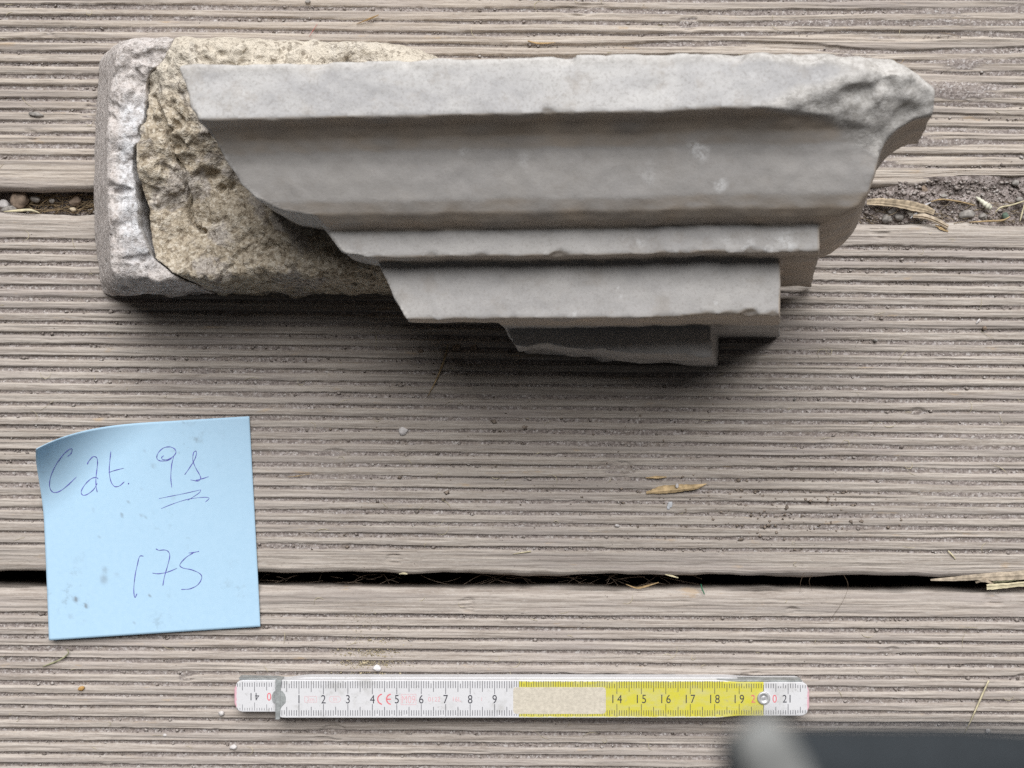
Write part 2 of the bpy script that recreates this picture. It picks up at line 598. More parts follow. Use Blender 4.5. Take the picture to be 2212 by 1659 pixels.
# north board: worn and torn at its right half
plank(1, 8.2, R1, M_WOOD[0], (-1, 8.6),
      edge_curve([(-48, -.25), (-21, -.25), (0, 0), (14.5, .22), (16.8, .2), (18.6, .66), (22, .62), (26, .3), (48, .1)], 51, 0.025),
      edge_curve([(-48, 0), (48, 0)], 53), 100,
      lambda X, Y: np.clip(sstep(0, 13, X) * (0.35 + 0.65 * sstep(8.0, 3.0, Y)) + 0.25 * sstep(-6, 4, X), 0, 1) * sstep(0.5, 1.4, Y + 0 * X) )
plank(2, -7.92, R2, M_WOOD[1], (-1, 20), edge_curve([(-48, 0), (-21, -.08), (0, 0), (21, .10), (48, .1)], 55, 0.02),
      edge_curve([(-48, 0), (-21, .07), (0, 0), (21, -.08), (48, 0)], 57, 0.025), 200, lambda X, Y: 0.18 * sstep(4, 18, X) + 0 * Y)
plank(3, -8.62 - WIDTH, R3, M_WOOD[2], (7.0, 20), edge_curve([(-48, 0), (48, 0)], 59),
      edge_curve([(-48, 0), (-21, -.03), (0, 0), (21, .02), (48, 0)], 61, 0.02), 300, no_wear)
plank(4, 8.2 + WIDTH + 0.9, R1, M_WOOD[1], (-1, 20), edge_curve([(-48, 0), (48, 0)], 63), edge_curve([(-48, 0), (48, 0)], 64), 400, no_wear, True)
plank(5, -8.62 - 2 * WIDTH - 0.8, R3, M_WOOD[0], (-1, 20), edge_curve([(-48, 0), (48, 0)], 65), edge_curve([(-48, 0), (48, 0)], 66), 500, no_wear, True)

# soil that fills the north gap (high on the right, lower on the left)
sx = np.linspace(-46, 46, 700)
sy = np.linspace(-1.1, 1.1, 34)
SX, SY = np.meshgrid(sx, sy, indexing='ij')
base = np.interp(sx, [-46, -21, -16, -8, 8, 13, 17, 22, 46], [-1.3, -1.15, -1.2, -2.2, -2.0, -0.75, -0.28, -0.3, -0.8])
SZ = base[:, None] + 0.09 * lat([sx, sy], [0.9, 0.6], 71) + 0.035 * lat([sx, sy], [0.22, 0.16], 72) + 0.18 * (SY / 1.1) * (SX > 10)
yc = np.interp(sx, [-21, 0, 15, 22], [7.66, 7.55, 7.45, 7.65])[:, None]
idx = np.arange(SX.size).reshape(SX.shape)
f = np.stack([idx[:-1, :-1], idx[1:, :-1], idx[1:, 1:], idx[:-1, 1:]], -1).reshape(-1, 4)
o = mesh_obj('soil_fill', np.stack([SX, yc + SY, SZ], -1).reshape(-1, 3), f, M_SOIL)
tag(o, 'grey brown soil packed into the gap above the middle plank', 'soil', kind='stuff')


def soil_z(x, y):
    i = np.clip(np.searchsorted(sx, x), 0, len(sx) - 1)
    j = np.clip(np.round((y - yc[i, 0] + 1.1) / 2.2 * (len(sy) - 1)).astype(int), 0, len(sy) - 1)
    return SZ[i, j]


def gap_soil_z(x):
    return float(np.interp(x, [-46, -21, -16, -8, 8, 13, 17, 22, 46], [-1.3, -1.15, -1.2, -2.2, -2.0, -0.75, -0.28, -0.3, -0.8]))


# ------------------------------------------------------------------ carved stone
stone = empty('cornice_fragment', (0, 7, 0))
tag(stone, 'grey marble cornice corner with stepped mouldings and ochre mortar at its broken end', 'stone fragment')
SO = np.array((0, 7, 0.0))
TILT, LX, LY, Z0 = 0.08, 0.22, 0.045, 12.0
zs_to_z = lambda zs, x: zs + TILT * (x - 3.0)


def stone_xy(u, v, zs):
    x = 0.0
    for _ in range(6):
        p = at(u, v, zs_to_z(zs, x)); x = p[0]
    return p


front = [(10.47, -6), (10.47, 12.0), (8.63, 12.0), (8.60, 11.88), (8.46, 11.42), (8.15, 10.98), (7.76, 10.70), (7.40, 10.58), (6.8, 10.47),
         (6.2, 10.31), (5.78, 10.04), (5.52, 9.62), (5.40, 9.2), (5.36, 9.02), (4.42, 9.0), (4.37, 7.9), (2.33, 7.9), (2.163, 4.2), (0.45, 4.2), (0.45, -6)]
ret = [(10.47, 13.25), (8.62, 13.2), (8.46, 12.72), (8.15, 12.28), (7.76, 12.0), (7.40, 11.88), (6.8, 11.76), (6.2, 11.6), (5.78, 11.33), (5.52, 10.9),
       (5.40, 10.55), (5.36, 10.38), (4.42, 10.36), (4.37, 9.29), (2.33, 9.29), (2.163, 7.58), (0.45, 7.58)]
retz = [12, 12, 11.42, 10.98, 10.7, 10.58, 10.47, 10.31, 10.04, 9.62, 9.2, 9.02, 9.0, 7.9, 7.9, 4.2, 4.2]
front_s = [(y + LY * (Z0 - max(z, 4.2)), z) for y, z in front]
front_s[0] = (front_s[1][0], -6)
ret_s = [(y + LY * (Z0 - z), x - LX * (Z0 - zs_to_z(z, x))) for (y, x), z in zip(ret, retz)]
ret_s = [(ret_s[0][0], -40)] + ret_s + [(ret_s[-1][0] - .0, -40)]
brk = [((378, 112), 12), ((384, 134), 12), ((395, 172), 12), ((406, 200), 12), ((411, 232), 12), ((430, 250), 11.8), ((446, 275), 11.0), ((466, 305), 10.7), ((492, 352), 10.5),
       ((520, 400), 10.4), ((560, 432), 10.2), ((615, 460), 9.7), ((655, 470), 9.2), ((690, 478), 9.0), ((712, 505), 9.0), ((740, 545), 9.0), ((790, 560), 8.0), ((818, 568), 7.9),
       ((830, 600), 7.9), ((850, 640), 7.9), ((876, 687), 7.9), ((885, 720), 7.9)]
brk_xy = [tuple(stone_xy(u, v, z)[:2]) for (u, v), z in brk]
brk_poly = [(brk_xy[0][0], 14)] + brk_xy + [(brk_xy[-1][0], -3), (30, -3), (30, 14)]
H = 0.095
ax_ = np.arange(-12.2, 15.8, H)
ay_ = np.arange(-0.4, 11.4, H)
az_ = np.arange(-0.25, 13.6, H)
Xg, Yg, Zg = ax_[:, None, None], ay_[None, :, None], az_[None, None, :]
ZS = (Zg - TILT * (Xg - 3.0)).astype(np.float32)                 # nx,1,nz
XS = (Xg - LX * (Z0 - Zg)).astype(np.float32)                    # nx,1,nz
# warped coordinates keep tool edges slightly uneven
wy = 0.018 * lat([ax_], [1.6], 81)[:, None, None] + 0.010 * lat([ax_], [0.4], 82)[:, None, None]


def lut2(poly, a0, a1, b0, b1, st=0.03):
    A, B = np.arange(a0, a1, st), np.arange(b0, b1, st)
    T = sd_poly(poly, *np.meshgrid(A, B, indexing='ij'))
    def f(a, b):
        fa = np.clip((a - a0) / st, 0, len(A) - 1.001); fb = np.clip((b - b0) / st, 0, len(B) - 1.001)
        ia, ib = fa.astype(np.int32), fb.astype(np.int32)
        ta, tb = (fa - ia).astype(np.float32), (fb - ib).astype(np.float32)
        return (T[ia, ib] * (1 - ta) + T[ia + 1, ib] * ta) * (1 - tb) + (T[ia, ib + 1] * (1 - ta) + T[ia + 1, ib + 1] * ta) * tb
    return f


YS = (Yg + LY * (Z0 - Zg) + wy).astype(np.float32)               # nx,ny,nz
shape = np.broadcast_shapes(YS.shape, (len(ax_), len(ay_), len(az_)))
F1 = lut2(front_s, -2, 13, -5, 14)(YS, np.broadcast_to(ZS, shape))
F2 = lut2(ret_s, -2, 13, -16, 16)(YS, np.broadcast_to(XS, shape))
F = smax(F1, F2, 0.10)
n_big = lat([ax_, ay_, az_], [1.1, 1.1, 1.1], 83)
n_mid = lat([ax_, ay_, az_], [0.38, 0.38, 0.38], 84)
n_fin = lat([ax_, ay_, az_], [0.19, 0.19, 0.19], 85)
B2 = sd_poly(brk_poly, *np.meshgrid(ax_, ay_, indexing='ij'))[:, :, None]
F = np.maximum(F, B2 + 0.012 * n_mid)
# overhang: the lower left of the second fascia is broken away beneath
xo = stone_xy(1085, 715, 6.0)[0]
xl = -0.50 + 0.54 * (2.45 - Yg) + 0.12 * (4.2 - Zg) + 0.035 * n_mid
lower = np.maximum(np.maximum(Zg - (6.2 + 0.03 * n_mid), (Xg - xl) * 0.85), Yg - 3.9)
F = np.maximum(F, -lower)
yb = 1.46 - 0.062 * Xg + 0.10 * np.sin(Xg * 0.9) * sstep(8, 2, Xg) + 0.03 * n_mid - 0.05 * (4.2 - Zg)
F = smax(F, np.minimum((yb - Yg) * 0.95, 6.3 - Zg), 0.08)


def plane(p, n):
    n = np.array(n, float); n /= np.linalg.norm(n)
    return (Xg - p[0]) * n[0] + (Yg - p[1]) * n[1] + (Zg - p[2]) * n[2]


# worn top right corner: the fascia edge fades into a broken slope
pA, pB, pC = stone_xy(1655, 238, 12), stone_xy(2016, 236, 11.0), stone_xy(1876, 322, 10.6)
pB[2] -= 0.1
nrm = np.cross(pB - pA, pC - pA); nrm *= np.sign(nrm[2])
cut1 = np.minimum(plane(pA, nrm) + 0.025 * n_big + 0.022 * n_mid + 0.014 * n_fin, (Yg - 7.75) * 0.7 + 0.04 * n_big + 0.02 * n_mid + 0.35 * sstep(11.2, 12.4, Xg))
cut2 = plane(stone_xy(1985, 172, 11.9), (0.62, 0.72, 0.38)) + 0.05 * n_big + 0.02 * n_mid
cut3 = plane(stone_xy(1760, 128, 12.0) + np.array((0, -0.12, 0)), (0.09, 0.8, 0.6)) + 0.06 * n_big + 0.04 * n_mid
cut4 = plane(stone_xy(1990, 205, 11.9) - np.array((0, 0, 0.35)), (0.5, 0.05, 0.86)) + 0.04 * n_big + 0.02 * n_mid
n_fac = np.abs(lat([ax_, ay_, az_], [0.34, 0.3, 0.34], 86))
cut1 = cut1 + 0.03 * n_fac
cut2 = cut2 + 0.03 * n_fac
cut4 = cut4 + 0.03 * n_fac
cutsA = np.maximum(np.maximum(cut1, cut2), np.maximum(cut3, cut4))
F0 = F
F = smax(F, cutsA, 0.06)
# chips along the arrises
rg = np.random.default_rng(12)
chips = []
for _ in range(34):
    k = rg.integers(0, 5)
    yy, zz, x0, x1, r = [(8.63, 12.0, -9, 8, .16), (4.42, 9.0, -5.5, 9.8, .15), (2.33, 7.9, -3, 9, .14), (10.33, 12.0, -9, 11, .26), (2.33, 7.9, 4.5, 9.2, .22)][k]
    x = rg.uniform(x0, x1)
    chips.append((x, yy, zs_to_z(zz, x), r * rg.uniform(0.3, 0.8)))
for x, y, z, r in chips:
    i0, i1 = np.searchsorted(ax_, [x - 4 * r, x + 4 * r]); j0, j1 = np.searchsorted(ay_, [y - 2 * r, y + 2 * r]); k0, k1 = np.searchsorted(az_, [z - 2 * r, z + 2 * r])
    if i1 <= i0 or j1 <= j0 or k1 <= k0: continue
    s = np.sqrt(((Xg[i0:i1] - x) / 2.2) ** 2 + (Yg[:, j0:j1] - y) ** 2 + (Zg[:, :, k0:k1] - z) ** 2) - r + 0.04 * n_fin[i0:i1, j0:j1, k0:k1]
    F[i0:i1, j0:j1, k0:k1] = smax(F[i0:i1, j0:j1, k0:k1], -s, 0.03)
F = F + 0.010 * n_mid + 0.010 * n_big + 0.006 * n_fin
F = np.maximum(F, 0.06 - Zg)
# the back of the right part is broken away obliquely
back = (1.75 * (Yg - 3.9) * sstep(2.0, 8.0, Xg) + 0.25 * n_big - Zg) * 0.5
F = smax(F, back, 0.15)
V, Q = surface_nets(F, (ax_[0], ay_[0], az_[0]), H)


def sample(G, V):
    q = np.clip((V - [ax_[0], ay_[0], az_[0]]) / H, 0, np.array(G.shape) - 1.001)
    i = q.astype(int)
    f = q - i
    r = 0
    for a in (0, 1):
        for b in (0, 1):
            for c in (0, 1):
                w = (f[:, 0] if a else 1 - f[:, 0]) * (f[:, 1] if b else 1 - f[:, 1]) * (f[:, 2] if c else 1 - f[:, 2])
                r = r + w * G[i[:, 0] + a, i[:, 1] + b, i[:, 2] + c]
    return r


rough = sstep(-0.22, -0.02, sample(cutsA, V))
B2v = sample(np.broadcast_to(B2, F.shape), V)
rough = np.maximum(rough, sstep(-0.12, -0.04, B2v))
north = sstep(10.0, 10.25, V[:, 1]) * 0.6
rough = np.maximum(rough, north)
# lime splashes
lime = np.zeros(len(V))
nf, nm = sample(n_fin, V), sample(n_mid, V)
spots = [((1515, 326), 10.4, .36, .8), ((1553, 405), 10.1, .26, .8), ((1384, 525), 9, .22, .7), ((1573, 520), 9, .2, .7), ((1615, 528), 9, .22, .6), ((1700, 520), 9, .40, .9),
         ((1460, 545), 9, .10, 1), ((1335, 625), 7.9, .09, .9), ((1240, 678), 7.9, .07, 1), ((1120, 678), 7.9, .06, 1), ((1545, 655), 7.9, .12, .7), ((1205, 320), 10.5, .2, .5), ((1660, 540), 9, .15, .8),
         ((1000, 330), 10.5, .25, .4), ((1400, 380), 10.4, .4, .35), ((1130, 345), 10.5, .3, .4), ((1340, 640), 7.9, .08, .8), ((1390, 260), 12, .2, .3), ((1760, 165), 12, .25, .5), ((1860, 200), 12, .2, .5)]
for (u, v), z, r, a in spots:
    p = stone_xy(u, v, z)
    dd = np.sqrt((V[:, 0] - p[0]) ** 2 + (V[:, 1] - p[1]) ** 2) / r
    lime = np.maximum(lime, 0.8 * a * sstep(1.15, 0.3, dd * 1.15 + 0.30 * nf + 0.25 * nm) * (np.abs(V[:, 2] - p[2]) < 0.5))
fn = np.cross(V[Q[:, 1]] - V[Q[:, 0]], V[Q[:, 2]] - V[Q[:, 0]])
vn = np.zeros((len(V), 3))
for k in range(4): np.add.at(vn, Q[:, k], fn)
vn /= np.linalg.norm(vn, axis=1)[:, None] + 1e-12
beige_lift = np.clip(sstep(0.35, 0.8, -vn[:, 1]) + sstep(0.35, 0.8, vn[:, 0]), 0, 1) * np.clip(0.62 + 0.12 * nm, 0, 1) * (1 - rough) * (1 - sstep(2.35, 2.15, V[:, 1]) * sstep(5.4, 4.9, V[:, 2]))  # beige of south and east faces, lightened in place of side light
patina_shade = sstep(8.75, 8.45, V[:, 1]) * (0.58 + 0.36 * sstep(5.2, 5.6, V[:, 1]) * sstep(12.6, 11.2, V[:, 0])) * (1 - 0.8 * rough)  # grey patina below the top fascia, deepened to stand in for shade
child('marble_block', V - SO, Q, M_MARBLE, stone, attrs={'rough': rough, 'lime': lime, 'beige_lift': beige_lift, 'patina_shade': patina_shade})
del F, F0, F1, F2, n_big, n_mid, n_fin, cutsA, cut1, cut2, cut3, cut4, lower, YS

# ---- mortar core and chalky rim left of the marble
H2 = 0.066
bx = np.arange(-18.4, 3.0, H2)
by = np.arange(2.2, 14.2, H2)
bz = np.arange(-0.25, 7.6, H2)
Xb, Yb, Zb = bx[:, None, None], by[None, :, None], bz[None, None, :]
sh = (len(bx), len(by), len(bz))
crack = [at(u, v, 5.0)[:2] for u, v in ((372, 60), (368, 100), (352, 128), (322, 152), (312, 180), (304, 250), (291, 300), (288, 340), (287, 385), (298, 430), (304, 475), (318, 525), (330, 556), (365, 588), (400, 604), (415, 660))]
crack = np.array(crack)[::-1]
xc = np.interp(by, crack[:, 1], crack[:, 0]) + 0.05 * noise1(by, 0.5, 91) + 0.03 * noise1(by, 0.2, 92)
n1 = lat([bx, by, bz], [1.5, 1.5, 1.5], 93)
n2 = lat([bx, by, bz], [0.55, 0.55, 0.55], 94)
n3 = lat([bx, by, bz], [0.28, 0.28, 0.28], 95)
n4 = lat([bx, by, bz], [0.14, 0.14, 0.14], 103)
n5 = lat([bx, by, bz], [0.95, 0.95, 0.95], 105) + 0.3 * n3
top2 = 4.75 + 0.10 * np.sin(by * 0.7)[None, :] + np.interp(bx, [-16, -13, -9, -4, 3], [-0.25, 0.0, 0.45, 0.6, 0.2])[:, None]
top2 = top2 + 0.22 * lat([bx, by], [2.2, 2.2], 96) + 0.16 * lat([bx, by], [0.9, 0.9], 97)
# pits and secondary cracks
pit = lat([bx, by], [0.5, 0.5], 98)
top2 = top2 - 0.22 * sstep(1.8, 2.6, pit)
c2 = [at(u, v, 5.0)[:2] for u, v in ((330, 200), (352, 245), (362, 282), (372, 330), (392, 365), (398, 402), (396, 440), (400, 478), (430, 500))]
c2 = np.array(c2)[::-1]
xc2 = np.interp(by, c2[:, 1], c2[:, 0]) + 0.06 * noise1(by, 0.35, 99)
m2 = (by > c2[0, 1]) & (by < c2[-1, 1])
top2 = top2 - 0.38 * np.exp(-((bx[:, None] - xc2[None, :]) / 0.07) ** 2) * m2[None, :]
for u, v, r, dp in ((385, 318, .22, .8), (446, 372, .3, .6), (318, 175, .25, .6), (300, 188, .2, .5), (470, 400, .22, .5), (430, 497, .2, .5)):
    p = at(u, v, 5.0)
    top2 = top2 - 0.55 * dp * np.exp(-(((bx[:, None] - p[0]) / r) ** 2 + ((by[None, :] - p[1]) / (r * .7)) ** 2))
body = (Zb - top2[:, :, None]) * 0.8 + 0.06 * n1 - 0.05 * np.abs(n2) + 0.05 * n3 + 0.032 * n4 + 0.13 * np.exp(-(n5 / 0.07) ** 2) * np.clip(n1 + 0.2, 0, 1.1) + 0.03
yS = at(500, 637, 1.6)[1]
south = (yS + 0.12 - Yb) * 0.95 + np.clip(Zb - 1.6, 0, 9) ** 2 * 0.022
yN = at(400, 80, 4.2)[1]
nE = np.interp(bx, [-18, -15.6, -14, -8, -4.5, -3.0, -2.2, 3], [-.55, -.2, 0, -.12, -.25, -.75, -1.9, -3.4])[:, None, None]
north_ = (Yb - (yN + nE)) * 0.9 + (Zb - 4.0) * 0.22
west0 = at(240, 350, 4.6)[0]
west = -(Xb - west0) * 0.90 + (Zb - 4.6) * 0.42 + 0.16 * np.cos((Yb - 8) * 0.5) * -1
box = smax(smax(south + 0.05 * n2 + 0.03 * n3 + 0.02 * n4, north_ + 0.03 * n2 + 0.03 * n3, 0.4), west + 0.012 * n2 + 0.008 * n4, 0.6) + 0.03 * n1
core_all = smax(body, box, 0.4)
core_all = np.maximum(core_all, 0.05 - Zb)
gapw = 0.05 + 0.045 * np.clip(noise1(by, 0.8, 101), -1, 2)
dx = Xb - xc[None, :, None] + 0.03 * n2
core = np.maximum(core_all, np.where(Zb > 0.8, gapw[None, :, None] - dx, -dx + 0.02))
core = np.maximum(core, Xb - 1.6)
Vc, Qc = surface_nets(np.ascontiguousarray(np.broadcast_to(core, sh)), (bx[0], by[0], bz[0]), H2)
pale = sstep(10.2, 11.6, Vc[:, 1])
child('mortar_core', Vc - SO, Qc, M_MORTAR, stone, attrs={'pale': pale})
rim_top = (0.02 * lat([bx, by], [0.3, 0.3], 102) + 0.22 * sstep(1.3, 1.9, lat([bx, by], [0.9, 0.28], 104)))[:, :, None]
rbody = (Zb - 4.85 - 0.12 * np.sin(Yb * 1.1)) * 0.85 + 0.03 * n1 + 0.055 * n2 + 0.035 * n3 + 0.03 * n4 + rim_top * 0.7
rim_all = np.maximum(smax(rbody, box, 0.22), 0.05 - Zb)
rim = np.maximum(rim_all, np.where(Zb > 0.8, dx + gapw[None, :, None], dx + 0.02))
Vr, Qr = surface_nets(np.ascontiguousarray(np.broadcast_to(rim, sh)), (bx[0], by[0], bz[0]), H2)
iw = np.clip(np.round((Vr - [bx[0], by[0], bz[0]]) / H2).astype(int), 0, np.array(sh) - 1)
wv = np.broadcast_to(west, sh)[iw[:, 0], iw[:, 1], iw[:, 2]]
chalk = sstep(-0.18, -0.55, wv) * sstep(2.9, 3.5, Vr[:, 2] + 0 * wv) * (0.08 + 0.92 * sstep(11.3, 10.3, Vr[:, 1])) * sstep(3.9, 5.2, Vr[:, 1])
child('chalky_rim', Vr - SO, Qr, M_LIME, stone, attrs={'chalk': chalk})
del n1, n2, n3, n4, core, rim, core_all, body, box

# ------------------------------------------------------------------ tubes, ribbons, prisms
def catmull(P, n=8):
    P = np.asarray(P, float)
    if len(P) < 3: 
        return np.array([P[0] + (P[-1] - P[0]) * t for t in np.linspace(0, 1, n)])
    Q = np.vstack([2 * P[0] - P[1], P, 2 * P[-1] - P[-2]])
    out = []
    for i in range(1, len(Q) - 2):
        for t in np.linspace(0, 1, n, endpoint=False):
            a, b, c, d = Q[i - 1], Q[i], Q[i + 1], Q[i + 2]
            out.append(0.5 * ((2 * b) + (-a + c) * t + (2 * a - 5 * b + 4 * c - d) * t * t + (-a + 3 * b - 3 * c + d) * t ** 3))
    out.append(P[-1])
    return np.array(out)


def tube(P, rad, n=6, flat=1.0, jit=0.0, rg=None):
    """tapered tube along P; flat squeezes it in z"""
    P = np.asarray(P, float)
    m = len(P)
    rad = np.interp(np.linspace(0, 1, m), np.linspace(0, 1, len(rad)), rad) if np.ndim(rad) else np.full(m, rad)
    T = np.gradient(P, axis=0)
    T /= np.linalg.norm(T, axis=1)[:, None] + 1e-12
    up = np.array((0, 0, 1.0))
    Sd = np.cross(T, up)
    l = np.linalg.norm(Sd, axis=1)[:, None]
    Sd = np.where(l > 1e-4, Sd / np.maximum(l, 1e-6), np.array((1.0, 0, 0)))
    U = np.cross(Sd, T)
    a = np.linspace(0, 2 * math.pi, n, endpoint=False)
    V = []
    for i in range(m):
        r = rad[i] * (1 + (jit * rg.standard_normal(n) if jit else 0))
        V.append(P[i] + (np.cos(a) * r)[:, None] * Sd[i] + (np.sin(a) * r * flat)[:, None] * U[i])
    V = np.concatenate(V)
    F = []
    for i in range(m - 1):
        for j in range(n):
            F.append((i * n + j, i * n + (j + 1) % n, (i + 1) * n + (j + 1) % n, (i + 1) * n + j))
    F.append(tuple(range(n))[::-1]); F.append(tuple(range((m - 1) * n, m * n)))
    return V, F


def straw(name, label, cat, pts, rad, mat, flat=0.8, group=None, n=6, jit=0.0, seed=0):
    """pts: (u, v, z) of the photo view"""
    P = catmull([at(*p) for p in pts], 6)
    V, F = tube(P, rad, n, flat, jit, np.random.default_rng(seed))
    F = [f[::-1] for f in F]
    o = mesh_obj(name, V, F, mat, origin=P[0], smooth=jit == 0)
    return tag(o, label, cat, group)


ICO = None


def ico():
    global ICO
    if ICO is None:
        import bmesh
        b = bmesh.new()
        bmesh.ops.create_icosphere(b, subdivisions=3, radius=1.0)
        b.verts.ensure_lookup_table()
        ICO = (np.array([v.co[:] for v in b.verts]), [tuple(v.index for v in f.verts) for f in b.faces])
        b.free()
    return ICO


def lump(size, seed, rough=0.16, facet=6):
    """irregular pebble: ellipsoid cut by random planes and roughened"""
    V, F = ico()
    rg = np.random.default_rng(seed)
    r = np.ones(len(V))
    for _ in range(facet):
        n = rg.standard_normal(3); n /= np.linalg.norm(n)
        c = rg.uniform(0.62, 0.95)
        dn = V @ n
        r = np.minimum(r, np.where(dn > 0.05, c / np.maximum(dn, 0.05), 9))
    K = rg.standard_normal((10, 3)) * 3.5
    ph = rg.uniform(0, 6, 10)
    r = r * (1 + rough * np.mean(np.sin(V @ K.T + ph), axis=1) * 1.6)
    W = V * r[:, None] * np.asarray(size)
    a = rg.uniform(0, 6.28)
    return W, F


def pebble(name, label, cat, u, v, size, mat, z=0.0, rot=0.0, seed=0, group=None, facet=6, rough=0.16):
    W, F = lump(size, seed, rough, facet)
    c, s = math.cos(rot), math.sin(rot)
    W = W @ np.array(((c, s, 0), (-s, c, 0), (0, 0, 1)))
    p = at(u, v, z)
    W = W + p + np.array((0, 0, -W[:, 2].min() * 0.85))
    o = mesh_obj(name, W, F, mat, origin=p)
    return tag(o, label, cat, group)


# ------------------------------------------------------------------ sticky note
def paper_material():
    t = NT('blue_paper', 0.8, 0.25)
    f = t.noise(500, 4, 0.6)
    c = t.mix(t.step(f, 0.3, 0.7), (0.415, 0.615, 0.79), (0.435, 0.635, 0.81))
    dirt = t.noise(170, 6, 0.75, (1, 2, 0))
    big = t.step(t.noise(28, 3, 0.5, (2, 1, 0)), 0.48, 0.66)
    c = t.mix(t.math('MULTIPLY', t.math('MULTIPLY', t.step(dirt, 0.52, 0.70), big), 0.5), c, (0.22, 0.28, 0.31))
    c = t.mix(t.attr('smudge'), c, (0.13, 0.11, 0.10))
    t.col(c)
    t.bump(t.noise(1800, 2), 0.004, 0.5)
    return t.m


M_PAPER = paper_material()
M_INK = plain('ballpoint_ink', (0.10, 0.095, 0.40), 0.5, 0.4, var=0.25, sc=900)
nz = lambda x, y: (x / 1.728 / 1.736, (1450 + y / 1.728) / 1.736)      # crop pixel to view pixel
NTR, NBR, NBL = [at(*nz(*p), 0.2)[:2] for p in ((1612, 192), (1685, 1558), (325, 1640))]
NTL = NTR + NBL - NBR
NE1, NE2 = NTR - NTL, NBL - NTL                # to the right, downwards
NL = (np.linalg.norm(NE1) + np.linalg.norm(NE2)) / 2


def note_pos(s, t, lift=0.0):
    """s right, t down, both 0..1; the top left corner curls up"""
    s = np.asarray(s, float); t = np.asarray(t, float)
    P = NTL + s[..., None] * NE1 + t[..., None] * NE2
    dg = (s * 0.60 + t * 0.80) * NL                   # distance from the corner along the curl direction
    fold, R = 3.1, 2.15
    a = np.clip(fold - dg, 0, None)
    ang = a / R
    back = a - R * np.sin(ang)
    dirv = (NE1 / np.linalg.norm(NE1)) * 0.60 + (NE2 / np.linalg.norm(NE2)) * 0.80
    P = P + back[..., None] * dirv
    z = 0.10 + R * (1 - np.cos(ang)) + 0.16 * (t ** 3) * (1 - 0.55 * s) + 0.03 * np.sin(s * 3 + t * 2) + 0.05 * (1 - s) ** 2
    nx_ = np.sin(ang)
    return np.concatenate([P + (lift * nx_)[..., None] * dirv, (z + lift * np.cos(ang))[..., None]], -1)


